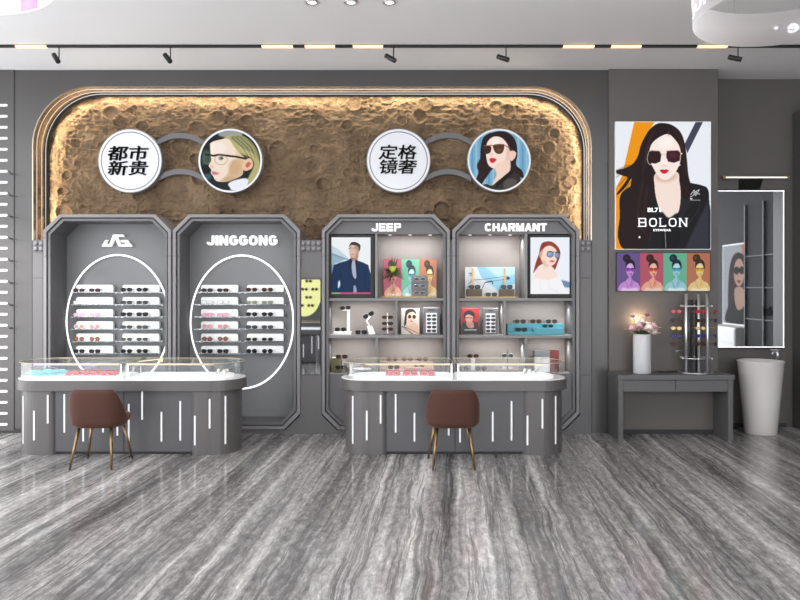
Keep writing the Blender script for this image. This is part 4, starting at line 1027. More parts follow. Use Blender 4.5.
# ================================================================== screens in the cabinets
def screen(x0, x1, y0, y1, fx0, fx1, fy0, fy1, p, label):
    Y = 0.02; t = thing('display_screen', label, 'screen', (PX((fx0+fx1)/2, Y), Y, PZ(fy1, Y)))
    obj('bezel', MB().prism([[(PX(fx0, Y), PZ(fy1, Y)), (PX(fx1, Y), PZ(fy1, Y)), (PX(fx1, Y), PZ(fy0, Y)), (PX(fx0, Y), PZ(fy0, Y))],
                             [(PX(x0, Y), PZ(y1, Y)), (PX(x1, Y), PZ(y1, Y)), (PX(x1, Y), PZ(y0, Y)), (PX(x0, Y), PZ(y0, Y))]], Y, Y+0.05), 'groove', t, bevel=0.002)
    obj('housing', MB().box(PX(fx0, Y), PX(fx1, Y), Y+0.0505, Y+0.09, PZ(fy1, Y), PZ(fy0, Y)), 'groove', t)
    p.mesh('picture', Y+0.008, 0.97, t)
p = Pic(331.5, 370.5, 237, 294, 3.4, (240, 243, 246)); p.tf(325, 230, 8.564)
p.poly([(50, 130), (110, 160), (200, 240), (210, 262), (120, 230), (50, 190)], (196, 214, 224), False, 2); p.poly([(50, 190), (180, 250), (130, 275), (50, 300), (50, 250)], (150, 178, 194), False, 2); p.line([(60, 205), (205, 258)], 8, (110, 140, 160), 1); p.poly([(50, 300), (90, 285), (60, 400), (50, 420)], (120, 150, 160), False, 2)
p.poly([(50, 560), (70, 330), (100, 290), (200, 258), (215, 245), (280, 262), (350, 290), (378, 330), (395, 560)], (22, 50, 86)); p.poly([(125, 430), (132, 470), (112, 500), (112, 450)], (226, 230, 234), blur=1)
p.poly([(225, 240), (270, 250), (285, 290), (260, 400), (248, 430), (225, 350), (205, 270)], (36, 34, 52)); p.poly([(236, 262), (256, 262), (268, 400), (250, 412), (234, 370), (228, 310)], (170, 182, 206)); p.poly([(245, 480), (262, 480), (272, 540), (245, 540)], (150, 165, 190))
p.line([(205, 262), (215, 340), (245, 420), (268, 420), (290, 330), (300, 270)], 3, (12, 30, 56), 0, .8); p.line([(128, 330), (135, 480)], 4, (12, 34, 62), 1, .8); p.line([(345, 330), (340, 490)], 4, (12, 34, 62), 1, .8); p.line([(245, 430), (240, 540)], 3, (12, 30, 56), 0, .8)
p.poly([(208, 150), (225, 118), (262, 118), (292, 140), (290, 190), (272, 225), (240, 238), (215, 222), (207, 190)], (222, 186, 166)); p.poly([(218, 215), (245, 240), (275, 215), (285, 200), (280, 250), (240, 262), (222, 240)], (176, 134, 114), blur=1, a=.9)
p.poly([(210, 128), (230, 104), (270, 106), (302, 130), (300, 170), (288, 182), (285, 150), (260, 132), (225, 128), (210, 145)], (56, 44, 42)); p.poly([(255, 130), (292, 145), (290, 195), (270, 228), (245, 236), (265, 190)], (176, 134, 116), blur=3, a=.6); p.line([(205, 156), (225, 150)], 4, (60, 46, 42)); p.line([(248, 152), (276, 156)], 4, (60, 46, 42)); p.line([(200, 160), (285, 164)], 3, (90, 76, 72)); p.oval(225, 164, 14, 9, (206, 190, 184), 1, .8); p.oval(262, 166, 14, 9, (206, 190, 184), 1, .8); p.oval(236, 208, 12, 3, (160, 100, 90), 1)
p.tf(325, 230, 8.564); p.poly([(50, 534), (132, 534), (132, 560), (50, 560)], (150, 160, 120), False); p.poly([(132, 534), (395, 534), (395, 560), (132, 560)], (200, 80, 120), False)
screen(331.5, 370.5, 237.3, 294, 328.8, 374.3, 234.6, 298, p, 'lit screen with a person in a navy suit and grey tie')
p = Pic(530.5, 569.5, 237, 294, 3.4, (238, 242, 250)); p.tf(520, 230, 8.567)
p.poly([(340, 430), (430, 450), (430, 490), (370, 485)], (110, 140, 176), blur=2); p.poly([(90, 480), (150, 480), (160, 560), (90, 560)], (226, 140, 70), blur=4, a=.8)
p.poly([(200, 105), (270, 100), (330, 150), (345, 210), (320, 290), (295, 350), (280, 320), (250, 300), (200, 290), (150, 320), (115, 370), (135, 280), (160, 210), (175, 140)], (150, 66, 46))
p.poly([(170, 200), (210, 150), (260, 135), (310, 170), (320, 230), (300, 285), (260, 310), (210, 300), (180, 250)], (250, 222, 208)); p.oval(180, 215, 16, 26, (246, 206, 186), 1)
p.poly([(130, 370), (170, 320), (240, 305), (290, 330), (330, 420), (280, 440), (180, 430), (120, 440)], (250, 228, 216)); p.poly([(95, 560), (100, 440), (150, 415), (240, 428), (330, 405), (380, 490), (400, 530), (390, 560)], (246, 245, 248)); p.line([(240, 430), (250, 500), (330, 530)], 5, (226, 226, 234), 2, .8); p.line([(170, 430), (180, 530)], 5, (228, 228, 236), 2, .8)
p.oval(258, 208, 30, 28, (60, 60, 76)); p.oval(258, 208, 25, 23, (130, 158, 196)); p.oval(320, 216, 24, 28, (60, 60, 76)); p.oval(320, 216, 20, 23, (140, 166, 202)); p.oval(252, 200, 10, 8, (200, 216, 236), 3, .8); p.poly([(200, 250), (230, 290), (250, 312), (215, 318), (185, 280)], (226, 178, 156), blur=4, a=.6); p.line([(210, 120), (180, 200), (140, 340)], 8, (112, 44, 30), 3, .6); p.line([(290, 120), (330, 180), (325, 260)], 8, (112, 44, 30), 3, .6); p.line([(240, 115), (290, 140), (318, 180)], 5, (196, 110, 80), 3, .6); p.line([(235, 185), (345, 192)], 6, (50, 44, 54)); p.oval(275, 268, 22, 8, (226, 90, 96), 1)
screen(530.5, 569.8, 237.3, 294, 527.8, 572.6, 234.6, 298, p, 'lit screen with a red-haired person in round mirrored sunglasses')
# ================================================================== things on the shelves
def card(x0, x1, y0, y1, Y, p, label, thick=0.015, m='white', cat='picture card', name='picture_card', emit=0):
    t = thing(name, label, cat, (PX((x0+x1)/2, Y), Y, PZ(y1, Y)))
    obj('board', MB().box(PX(x0, Y), PX(x1, Y), Y+0.001, Y+thick, PZ(y1, Y), PZ(y0, Y)), m, t)
    p.mesh('print', Y, emit, t); return t
SH1 = PZ(298.2, -.035); SH2 = PZ(335.3, -.035); ROW3 = PZ(374, -.035)
def rowy(z, Y): return HY-(z-CZ)*F/(D0+Y)                # pixel row of height z at depth Y
# tinted portraits board of the tall compartment
Y = 0.26; yb = rowy(SH1+0.02, Y)
p = Pic(383.5, 436.5, 259, yb, 3.4, (60, 60, 60)); w = 18
for i, c in enumerate((POPS[1], POPS[2], POPS[3])): pop_panel(p, 383.5+i*w, w, 259, yb-259, *c)
card(383.5, 436.5, 259, yb, Y, p, 'board of three tinted portraits in the tall compartment of the third bay', m='wood')
k = MB().box(PX(381, .1), PX(437, .1), 0.08, 0.32, SH1, SH1+0.02)
tag(obj('oak_plinth', k, 'wood', bevel=0.003), 'light wooden base plate under the three tinted portraits', 'display base')
# vase with spiky plant
Y = 0.13; vx = PX(393, Y); z0 = SH1+0.02
t = thing('potted_plant', 'spiky green and dark plant with a yellow bloom in a glass vase, third bay', 'plant', (vx, Y, z0))
obj('vase', MB().lathe([(0.035, 0), (0.04, 0.01), (0.022, 0.07), (0.018, 0.16), (0.03, 0.2)], (vx, Y, z0), 20), 'glass', t)
obj('stem', MB().tube([(vx, Y, z0+0.03), (vx, Y, z0+0.26)], 0.005, 6), 'green', t)
def blade(base, d, L, w_, droop=0.2):
    d = Vector(d).normalized(); side = d.cross(Vector((0, -1, 0.1))).normalized(); pts = []
    for i in range(6):
        u = i/5; c = Vector(base)+d*L*u+Vector((0, 0, -droop*L*u*u)); ww = w_*math.sin(PI*min(1, 0.12+0.88*(1-u)))*(1-u**3)
        pts.append((c-side*ww, c+side*ww, c+Vector((0, -0.2*ww, 0.0))))
    vs = []; fs = []
    for a, b, c in pts: vs += [a, c, b]
    for i in range(5):
        for j in range(2): fs.append((i*3+j, i*3+j+1, i*3+j+4, i*3+j+3))
    return vs, fs
hx = Vector((vx, Y, z0+0.27)); g1 = MB(); g2 = MB()
for i in range(60):
    a = random.uniform(0, 2*PI); el = random.uniform(-0.3, 1.3); d = (math.cos(a)*math.cos(el), math.sin(a)*math.cos(el)*0.7, math.sin(el))
    v, f = blade(hx+Vector((0, 0, random.uniform(-.02, .03))), d, random.uniform(0.09, 0.17), 0.008, 0.25); (g1 if i % 3 else g2).add(v, f, True)
for i in range(5):
    v, f = blade(hx, (random.uniform(-.15, .35), -.1, 1), random.uniform(0.19, 0.25), 0.009, 0.05); g1.add(v, f, True)
obj('leaves', g1, 'green', t, recalc=False); obj('dark_leaves', g2, 'darkleaf', t, recalc=False)
b = MB(); b.ball((vx-0.005, Y-0.055, z0+0.32), 0.034, 0.03, 0.038)
for i in range(9):
    a = 2*PI*i/9; v, f = blade((vx-0.005+0.02*math.cos(a), Y-0.06+0.01*math.sin(a), z0+0.30), (math.cos(a)*.35, -.3, 1), 0.07, 0.012, 0); b.add(v, f, True)
obj('bloom', b, 'yellowgreen', t, recalc=False)

def tiers(x0, x1, y0, Y, zb, n, label, m='white', lens='lens_grey'):
    """a small white open stand of slanted shelves with one frame on each"""
    X0, X1 = PX(x0, Y), PX(x1, Y); Z1 = PZ(y0, Y); t = thing('tiered_stand', label, 'display stand', ((X0+X1)/2, Y+0.04, zb))
    obj('body', MB().box(X0, X1, Y+0.03, Y+0.08, zb, Z1), m, t, bevel=0.002); h = (Z1-zb)/n
    for i in range(n): obj('ledge', MB().box(X0+0.004, X1-0.004, Y-0.01, Y+0.03, zb+h*i+0.004, zb+h*i+0.014), m, t)
    for i in range(n): glasses(((X0+X1)/2, Y+0.0, zb+h*i+0.04), 'soft', 'rim_silver', lens, 'slim grey glasses on the %s ledge of the pale grey three-tier stand' % ['bottom', 'middle', 'top'][i], 'glasses in the shelf cabinets')
tiers(411.5, 428, 275.5, 0.16, SH1+0.02, 3, 'small pale grey three-tier stand before the tinted portraits', 'shelf')

# middle shelf, third bay: tall stand, tilted stand, hanging frames
GR = 'glasses in the shelf cabinets'
Y = 0.12; x = PX(343, Y); z = SH2
t = thing('eyewear_stand', 'white post stand with a flat box foot, far left of the middle shelf', 'display stand', (x, Y, z))
obj('foot', MB().box(PX(334, Y), PX(351.5, Y), Y-0.05, Y+0.07, z, z+0.034), 'white', t, bevel=0.003)
obj('post', MB().box(PX(347, Y)-.0, PX(350, Y), Y-0.01, Y+0.02, z+0.034, PZ(310.5, Y)), 'white', t, bevel=0.003)
obj('arm', MB().box(PX(342, Y), PX(350, Y), Y-0.02, Y+0.02, PZ(310.5, Y), PZ(309.6, Y)), 'white', t)
glasses((PX(345.5, Y), Y-0.02, PZ(308.2, Y)+.004), 'aviator', 'rim_black', 'lens_black', 'black sunglasses perched on top of the white post stand', GR, (0, math.radians(-4), 0.2), 0.92, 0.004)
glasses((PX(340.5, Y), Y-0.01, z+0.06), 'aviator', 'rim_black', 'lens_black', 'black sunglasses lying on the foot of the white post stand', GR, (0, 0, 0), 0.95, 0.004)
t = thing('eyewear_stand', 'white stand with a leaning neck, middle shelf of the third bay', 'display stand', (PX(371, Y), Y, z))
k = MB().prism([(PX(368.8, Y), z), (PX(375.5, Y), z), (PX(372, Y), z+0.10), (PX(367, Y), z+0.10)], Y, Y+0.06)
obj('foot', k, 'white', t, bevel=0.003)
obj('neck', MB().tube([(PX(370, Y), Y+0.03, z+0.09), (PX(366.5, Y), Y+0.03, z+0.16), (PX(370, Y), Y+0.03, z+0.215)], 0.012, 8), 'white', t)
glasses((PX(368.5, Y), Y-0.02, PZ(315, Y)), 'square', 'rim_black', 'lens_black', 'black sunglasses tilted on the white stand with a leaning neck', GR, (0, math.radians(-28), 0), 0.95, 0.0045)
glasses((PX(361.2, Y), Y-0.02, z+0.028), 'square', 'rim_black', 'lens_black', 'thick black sunglasses lying on the middle shelf beside the leaning stand', GR, (0, 0, 0), 0.95, 0.0045)
t = thing('clear_rack', 'slim clear upright rack for three frames, middle shelf of the third bay', 'display stand', (PX(387.5, Y), Y+.03, z))
obj('upright', MB().box(PX(387, Y), PX(388, Y), Y+0.02, Y+0.03, z, PZ(313, Y)), 'acrylic', t); obj('foot', MB().box(PX(384, Y), PX(391, Y), Y-0.02, Y+0.06, z, z+0.006), 'acrylic', t)
for i, yy in enumerate((317.2, 323.4, 329)): 
    obj('peg', MB().tube([(PX(387.5, Y), Y+0.02, PZ(yy, Y)+0.002), (PX(387.5, Y), Y-0.03, PZ(yy, Y)+0.006)], 0.003, 6), 'acrylic', t)
    glasses((PX(387.5, Y), Y-0.02, PZ(yy, Y)), 'soft', 'rim_brown', 'lens_brown', 'dark brown sunglasses, %s on the slim clear rack' % ('top', 'middle', 'bottom')[i], GR, (0, 0, 0), 0.95, 0.0034)
# portrait card with sunglasses
Y = 0.17; yb = rowy(SH2, Y); p = Pic(401.3, 419.3, 308.3, yb, 5, (220, 210, 202)); p.tf(400, 300, 15)
p.poly([(150, 380), (180, 330), (230, 340), (270, 390), (285, 500), (200, 510), (60, 420), (90, 390)], (226, 190, 160)); p.poly([(100, 220), (110, 300), (150, 370), (180, 380), (180, 300), (240, 270), (240, 200), (180, 150), (110, 170)], (232, 198, 172))
p.poly([(75, 220), (85, 160), (130, 132), (200, 135), (238, 180), (240, 210), (200, 180), (140, 190), (105, 230), (100, 300), (95, 350), (75, 390), (60, 380), (65, 300)], (36, 28, 28)); p.oval(145, 250, 26, 28, (30, 20, 22)); p.oval(212, 252, 26, 30, (34, 20, 22)); p.oval(172, 318, 16, 8, (190, 50, 50), 1)
p.line([(30, 395), (120, 460), (200, 520)], 14, (50, 42, 40)); p.line([(60, 400), (170, 450), (270, 500)], 8, (80, 70, 66)); p.line([(40, 410), (190, 490)], 4, (230, 220, 210))
card(401.3, 419.3, 308.3, yb, Y, p, 'cream card of a person in black sunglasses and striped top, third bay')
def frame_case(x0, x1, y0, Y, label, which):
    z = SH2; X0, X1, Z1 = PX(x0, Y), PX(x1, Y), PZ(y0, Y); t = thing('frame_case', label, 'display case', ((X0+X1)/2, Y, z), 'grey cases of five frames')
    obj('case', MB().box(X0, X1, Y, Y+0.06, z, Z1), 'casegrey', t, bevel=0.003)
    a, b = X0+(X1-X0)*0.17, X1-(X1-X0)*0.17; zt = Z1-(Z1-z)*0.21; obj('tray', MB().box(a, b, Y-0.006, Y, z+0.02, zt), 'white', t)
    obj('handle', MB().box(X0+0.06, X1-0.06, Y-0.008, Y, Z1-0.035, Z1-0.025), 'groove', t)
    for i in range(5):
        zz = zt-0.025-i*(zt-z-0.045)/4.6
        glasses(((a+b)/2, Y-0.014, zz-0.006), 'soft', 'rim_black' if i in (1, 3, 4) else 'rim_silver', 'lens_grey', 'slim dark frame, %s in the grey case beside the %s' % (('topmost', 'second', 'third', 'fourth', 'lowest')[i], which), GR, (0, 0, 0), 0.8)
frame_case(423.2, 439.8, 307.2, 0.14, 'grey upright case of five frames beside the cream portrait card', 'cream portrait card')
# lower shelf, third bay
Y = 0.12; z = ROW3
def shelf_floor(x0, x1): return MB().box(PX(x0, -.035), PX(x1, -.035), -0.03, 0.34, z-0.01, z)
k = MB().box(PX(331.5, Y), PX(341, Y), Y, Y+0.12, z, PZ(358, Y)); k2 = MB().box(PX(341, Y), PX(349, Y), Y, Y+0.12, z, PZ(367, Y))
t = thing('stepped_box', 'olive stepped fabric box with two dark sunglasses, lowest shelf', 'display block', (PX(340, Y), Y, z)); obj('tall_block', k, 'olive', t, bevel=0.004); obj('low_block', k2, 'olive', t, bevel=0.004)
t_ = glasses((PX(341.5, Y), Y-0.0, PZ(357, Y)+0.006), 'square', 'rim_brown', 'lens_brown', 'dark brown sunglasses on top of the olive stepped box', GR, (0, 0, 0), 0.95, 0.0045)
glasses((PX(341, Y), Y-0.03, PZ(367, Y)+0.0), 'square', 'rim_black', 'lens_black', 'black sunglasses against the front of the olive stepped box', GR, (0, 0, 0), 0.9, 0.0045)
def podium(x0, xm, x1, yt, yl, yr, Y, zb, m, label, sun, rim='rim_brown', lens='lens_brown', nm=''):
    """stepped display: high rear step, lower left step, middle right step"""
    t = thing('stepped_podium', label, 'display block', (PX((x0+x1)/2, Y), Y, zb)); Yf = Y-0.12
    obj('rear_step', MB().box(PX(x0, Y), PX(x1, Y)-.01, Y, Y+0.12, zb, PZ(yt, Y)), m, t, bevel=0.003)
    obj('left_step', MB().box(PX(x0+.5, Yf), PX(xm, Yf), Yf, Y-.001, zb, PZ(yl, Yf)), m, t, bevel=0.003)
    obj('right_step', MB().box(PX(xm, Yf)+0.001, PX(x1, Yf), Yf, Y-.001, zb, PZ(yr, Yf)), m, t, bevel=0.003)
    zt = PZ(yt, Y); n = 3; names = ('left', 'middle', 'right')
    for i in range(3): glasses((PX(x0+(x1-x0)*(0.23+0.28*i), Y), Y+0.03, zt+0.026), 'aviator', rim, lens, 'dark sunglasses, %s of three on top of the %s' % (names[i], nm), GR, (0, 0, 0), 0.98, 0.004)
    glasses((PX(x0+(x1-x0)*0.26, Yf), Yf+0.05, PZ(yl, Yf)+0.025), 'square', 'rim_black', 'lens_black', 'black sunglasses on the lower left step of the %s' % nm, GR, (0, 0, 0), 0.95, 0.004)
    glasses((PX(x0+(x1-x0)*0.73, Yf), Yf+0.05, PZ(yr, Yf)+0.025), 'soft', 'rim_black', 'lens_black', 'slim black sunglasses on the right step of the %s' % nm, GR, (0, 0, 0), 0.9, 0.003)
    for q_ in (0,): pass
podium(379.5, 405, 434, 361.5, 369.8, 367.8, 0.19, z, 'pinkbeige', 'pink beige stepped display podium on the lowest shelf, third bay', 3, nm='pink beige podium')
podium(507.5, 534, 564, 323.8, 332.0, 328.4, 0.17, SH2, 'teal', 'teal stepped display podium on the middle shelf, fourth bay', 3, nm='teal podium')
# fourth bay, tall compartment
Y = 0.26; zb = SH1+0.02; yb = rowy(zb, Y); p = Pic(465, 514.8, 267, yb, 3.6, (224, 230, 236)); p.tf(450, 210, 5.714)
p.poly([(150, 320), (380, 320), (380, 410), (300, 480), (240, 440), (180, 385)], (140, 196, 222), False); p.poly([(200, 320), (380, 320), (380, 360), (290, 400)], (178, 216, 234), False, 3); p.poly([(85, 400), (180, 390), (290, 470), (260, 500), (85, 500)], (206, 214, 220), False, 4)
p.line([(105, 425), (130, 400), (200, 395), (330, 378)], 3, (80, 74, 70)); p.line([(120, 440), (130, 455), (180, 455), (200, 415), (240, 410)], 3, (60, 54, 50)); p.line([(200, 415), (240, 405), (245, 425)], 6, (40, 36, 36)); p.line([(240, 408), (330, 392)], 3, (70, 60, 50)); p.oval(332, 390, 10, 9, (40, 36, 36)); p.oval(120, 362, 12, 4, (120, 130, 140), 1); p.oval(118, 372, 8, 3, (120, 130, 140), 1)
card(465, 514.8, 267, yb, Y, p, 'pale blue picture board of spectacles in the tall compartment, fourth bay')
k = MB().box(PX(465, .1), PX(517, .1), 0.06, 0.32, SH1, SH1+0.018)
tag(obj('oak_plinth', k, 'wood', bevel=0.003), 'light wooden base plate under the pale blue board', 'display base')
for xa, xb, wh in ((467, 482, 'left'), (499.5, 514, 'right')):
    Y = 0.12; t = thing('pedestal', '%s dark walnut pedestal before the pale blue board' % wh, 'pedestal', (PX((xa+xb)/2, Y), Y, SH1+0.018))
    obj('block', MB().box(PX(xa, Y), PX(xb, Y), Y-0.02, Y+0.08, SH1+0.018, PZ(289.2, Y)), 'darkwood', t, bevel=0.003)
    obj('hanging_tag', MB().box(PX(xa+5.7, Y), PX(xa+7.2, Y), Y+0.085, Y+0.095, SH1+0.02, PZ(268, Y)), 'brass', t)
    glasses((PX((xa+xb)/2, Y), Y+0.0, PZ(287.4, Y)+0.004), 'square', 'rim_black', 'lens_grey', 'black framed glasses on the %s walnut pedestal' % wh, GR, (0, 0, 0), 0.98, 0.004)
glasses((PX(491, .1), 0.07, SH1+0.042), 'square', 'rim_black', 'lens_grey', 'black framed glasses lying between the two walnut pedestals', GR, (0, 0, 0), 0.95, 0.004)
# red portrait card
Y = 0.17; yb = rowy(SH2, Y); p = Pic(461, 479, 308.3, yb, 5, (178, 30, 34)); p.tf(450, 290, 5.714)
p.poly([(60, 265), (70, 185), (95, 180), (110, 215), (140, 180), (160, 185), (170, 270)], (24, 24, 28), False); p.oval(110, 155, 22, 38, (214, 160, 140)); p.poly([(92, 185), (130, 185), (135, 215), (105, 215)], (200, 140, 122)); p.poly([(78, 150), (85, 125), (110, 115), (138, 130), (142, 165), (130, 150), (105, 140), (88, 150), (84, 165)], (22, 18, 20)); p.line([(86, 158), (130, 160)], 4, (40, 30, 32)); p.line([(82, 228), (152, 228)], 5, (220, 220, 222), 0, .9)
card(461, 479, 308.3, yb, Y, p, 'red card of a dark-haired person in a black jacket, fourth bay')
frame_case(483.2, 497.8, 308, 0.14, 'grey upright case of five frames beside the red portrait card', 'red portrait card')
# lowest shelf, fourth bay
Y = 0.16; z = ROW3
t = thing('eyewear_stand', 'low clear stand with brown glasses, lowest shelf of the fourth bay', 'display stand', (PX(473, Y), Y, z))
obj('post', MB().box(PX(471, Y), PX(475, Y), Y, Y+0.05, z, PZ(358.5, Y)), 'white', t); obj('foot', MB().box(PX(466, Y), PX(480, Y), Y-0.03, Y+0.08, z, z+0.01), 'white', t)
glasses((PX(473, Y), Y, PZ(356.8, Y)+.008), 'aviator', 'rim_brown', 'lens_brown', 'brown sunglasses on the low stand of the lowest shelf', GR, (0, 0, 0), 0.98, 0.004)
t = thing('frame_stand', 'thin dark stand with grey aviator glasses, lowest shelf', 'display stand', (PX(507.5, Y), Y, z))
obj('rod', MB().tube([(PX(507.5, Y), Y, z), (PX(507.5, Y), Y, PZ(349, Y))], 0.005, 6), 'black', t); obj('foot', MB().box(PX(500, Y), PX(515, Y), Y-0.04, Y+0.06, z, z+0.012), 'taupe', t)
glasses((PX(507.5, Y), Y-0.02, PZ(355.5, Y)), 'aviator', 'rim_silver', 'lens_grey', 'grey aviator glasses on the thin dark stand', GR, (0, 0, 0), 1.05)
t = thing('gift_box', 'slate grey box with a maroon end, lowest shelf of the fourth bay', 'box', (PX(547, Y), Y, z))
obj('sleeve', MB().box(PX(534.5, Y), PX(550, Y), Y, Y+0.1, PZ(356.5, Y), PZ(350.8, Y)), 'slate', t); obj('end_block', MB().box(PX(550.3, Y), PX(559, Y), Y, Y+0.1, z, PZ(350.8, Y)), 'maroon', t); obj('lower_block', MB().box(PX(534.5, Y), PX(550, Y), Y+.01, Y+0.1, z, PZ(357, Y)), 'white', t)
Y = 0.05
for xa, xb, yt, wh in ((457, 489, 371, 'left'), (497, 517, 370, 'middle')):
    t = tag(obj('taupe_tray', MB().box(PX(xa, Y), PX(xb, Y), Y-0.04, Y+0.06, z, PZ(yt, Y)), 'taupe', bevel=0.003), '%s taupe tray at the front of the lowest shelf, fourth bay' % wh, 'tray', 'taupe trays')
for i, px in enumerate((463, 481)): glasses((PX(px, Y), Y-0.01, PZ(371, Y)+0.03), 'round', 'rim_brown', 'lens_grey', 'brown round glasses, %s of two on the wide taupe tray' % ('left', 'right')[i], GR, (0, 0, 0), 1.0, 0.0035)
glasses((PX(507, Y), Y-0.01, PZ(370, Y)+0.025), 'soft', 'rim_silver', 'lens_clear', 'thin silver glasses on the narrow taupe tray', GR)

# ================================================================== things in the counters
zc = 0.785
def cx_(px): return PX(px, CY)
for cxx, nm, s0 in ((-2.77, 'left', -0.86), (0.558, 'right', -0.87)):
    n = 0
    x0 = -3.40 if nm == 'left' else -0.07
    for i in range(3):
        tx = x0+i*0.18
        tr = thing('glasses_tray', 'white tray of pink glasses, %s of three in the %s counter' % (('left', 'middle', 'right')[i], nm), 'tray', (tx, CY-0.10, zc), 'white trays in the counters')
        obj('tray', MB().box(tx-0.085, tx+0.085, CY-0.18, CY+0.10, zc, zc+0.008), 'white', tr, bevel=0.003)
        for r, yy in enumerate((-0.14, 0.0)):
            glasses((tx, CY+yy, zc+0.03), 'soft', 'rim_pink' if r == 0 else 'rim_red', 'lens_coral', 'pink and coral glasses in the %s row of the %s tray, %s counter' % (('front', 'back')[r], ('left', 'middle', 'right')[i], nm), 'pink glasses in the counters', (math.radians(-38), 0, 0.12), 1.0, 0.004)
t = thing('cloth_dish', 'pale blue cloth dish at the left end of the left counter', 'dish', (-3.72, CY, zc))
k = MB().lathe([(0.10, 0), (0.17, 0.018), (0.21, 0.034), (0.20, 0.036), (0.12, 0.03), (0.0, 0.028)], (-3.72, CY-0.02, zc), 36); 
for i, v in enumerate(k.v):
    a = math.atan2(v[1]-CY, v[0]+3.72); k.v[i] = (v[0], v[1], v[2]+0.005*math.sin(7*a)+0.003*math.sin(13*a))
    k.v[i] = (v[0], v[1], max(zc, k.v[i][2]))
obj('dish', k, 'blue', t)
obj('wire_loop', MB().tube([(-3.80, CY, zc+0.03), (-3.78, CY, zc+0.075), (-3.70, CY, zc+0.085), (-3.62, CY, zc+0.06), (-3.60, CY, zc+0.03)], 0.003, 6), 'rim_silver', t)
def crystals(cx, label):
    t = thing('crystal_ornament', label, 'ornament', (cx, CY, zc), 'crystal ornaments at the counter ends')
    for i in range(14):
        a = random.uniform(0, 2*PI); r = random.uniform(0, 0.10); h = random.uniform(0.02, 0.075)
        b = MB(); x, y = cx+r*math.cos(a), CY+r*math.sin(a)*0.8; n = 6; tl = random.uniform(-.02, .02)
        b.lathe([(0.012, 0), (0.018, h*0.7), (0.0005, h)], (x, y, zc), 6, smooth=False); obj('crystal', b, 'glass' if i % 3 else 'white', t)
    b = MB().tube([(cx-0.08, CY-0.05, zc+0.01), (cx-0.03, CY, zc+0.05), (cx+0.05, CY-0.02, zc+0.03), (cx+0.09, CY, zc+0.06)], 0.004, 6); obj('gilt_twig', b, 'brass', t)
crystals(-1.86, 'cluster of clear crystals at the right end of the left counter'); crystals(1.38, 'cluster of clear crystals at the right end of the right counter'); 
t = thing('clear_riser', 'clear acrylic riser with a white cloth at the left end of the right counter', 'display stand', (-0.40, CY, zc))
obj('riser', MB().box(-0.51, -0.29, CY-0.06, CY+0.08, zc+0.05, zc+0.056).box(-0.51, -0.504, CY-0.06, CY+0.08, zc, zc+0.05).box(-0.296, -0.29, CY-0.06, CY+0.08, zc, zc+0.05), 'acrylic', t)
obj('cloth', MB().ball((-0.40, CY, zc+0.062), 0.1, 0.06, 0.012), 'white', t)
for i, x in enumerate((-2.96, -2.88, -2.80)):
    tag(obj('price_stand', MB().tube([(x, CY+0.16, zc), (x, CY+0.16, zc+0.07)], 0.006, 8), 'white'), 'small white upright peg, %s of three in the left counter' % ('left', 'middle', 'right')[i], 'display peg', 'white pegs in the left counter')
t = thing('tasting_tablet', 'flat pale gold tester lying open over the middle of the left counter', 'tester', (-2.58, CY-.1, 0.9335))
k = MB().box(-0.13, 0.13, -0.03, 0.03, 0.0, 0.008); k.xf(Matrix.Translation((-2.58, CY-0.12, 0.934+0.014)) @ Matrix.Rotation(math.radians(-6), 4, 'Y')); obj('blade', k, 'gold', t)
obj('rest', MB().box(-2.5, -2.46, CY-0.14, CY-0.10, 0.9335, 0.956), 'gold', t)

# ================================================================== side table
ty0, ty1 = -0.43, -0.045; tx0, tx1 = 2.418, 3.72; tz = 0.733
t = thing('console_table', 'grey console table with two flush drawers against the right panel', 'table', ((tx0+tx1)/2, (ty0+ty1)/2, 0))
obj('tabletop', MB().box(tx0, tx1, ty0-0.008, ty1, tz-0.055, tz), 'table', t, bevel=0.004)
for x in (tx0+0.01, tx1-0.07): obj('side_panel', MB().box(x, x+0.055, ty0+0.002, ty1, 0, tz-0.055), 'table', t, bevel=0.003)
obj('drawer_box', MB().box(tx0+0.066, tx1-0.071, ty0+0.03, ty1, 0.548, tz-0.056), 'groove', t)
xm = (tx0+tx1)/2
for a, b in ((tx0+0.068, xm-0.003), (xm+0.003, tx1-0.073)): obj('drawer', MB().box(a, b, ty0+0.008, ty0+0.028, 0.546, tz-0.06), 'table', t, bevel=0.002)
# vase with flowers and a glowing bulb
vx, vy = PX(642, -.25), -0.25
t = thing('flower_vase', 'white textured cylinder vase of pink and cream roses on the console table', 'vase', (vx, vy, tz))
obj('vase', MB().lathe([(0.093, 0), (0.098, 0.006), (0.098, 0.439), (0.093, 0.444), (0.086, 0.439), (0.084, 0.05), (0, 0.05)], (vx, vy, tz), 40), 'vase', t)
def rose(c, r, m, stem=True):
    b = MB(); c = Vector(c)
    b.ball(c, r*0.42, r*0.42, r*0.5, 8)
    for ring_, (n, rr, tilt, sc) in enumerate(((4, 0.38, 1.25, 0.62), (5, 0.6, 0.95, 0.78), (6, 0.85, 0.55, 0.9))):
        for i in range(n):
            a = 2*PI*i/n+ring_*0.6+random.uniform(-.2, .2); vs = []; fs = []; K = 5
            for u in range(K+1):
                for v in range(K+1):
                    uu = u/K-0.5; vv = v/K; wdt = math.sin(PI*(0.18+0.72*vv))*sc*r
                    rad = r*rr*(0.25+vv*math.cos(tilt)*1.0+0.25*vv); x = rad-abs(uu)**2*r*1.0; y = uu*wdt*1.25; z = r*(-0.35+vv*math.sin(tilt)*0.95*sc-0.12*vv*vv*(2-ring_*0.2))
                    X = x*math.cos(a)-y*math.sin(a); Yy = x*math.sin(a)+y*math.cos(a); vs.append((c.x+X, c.y+Yy, c.z+z))
            for u in range(K):
                for v in range(K): q = u*(K+1)+v; fs.append((q, q+1, q+K+2, q+K+1))
            b.add(vs, fs, True)
    return b
top = tz+0.444; fl = []
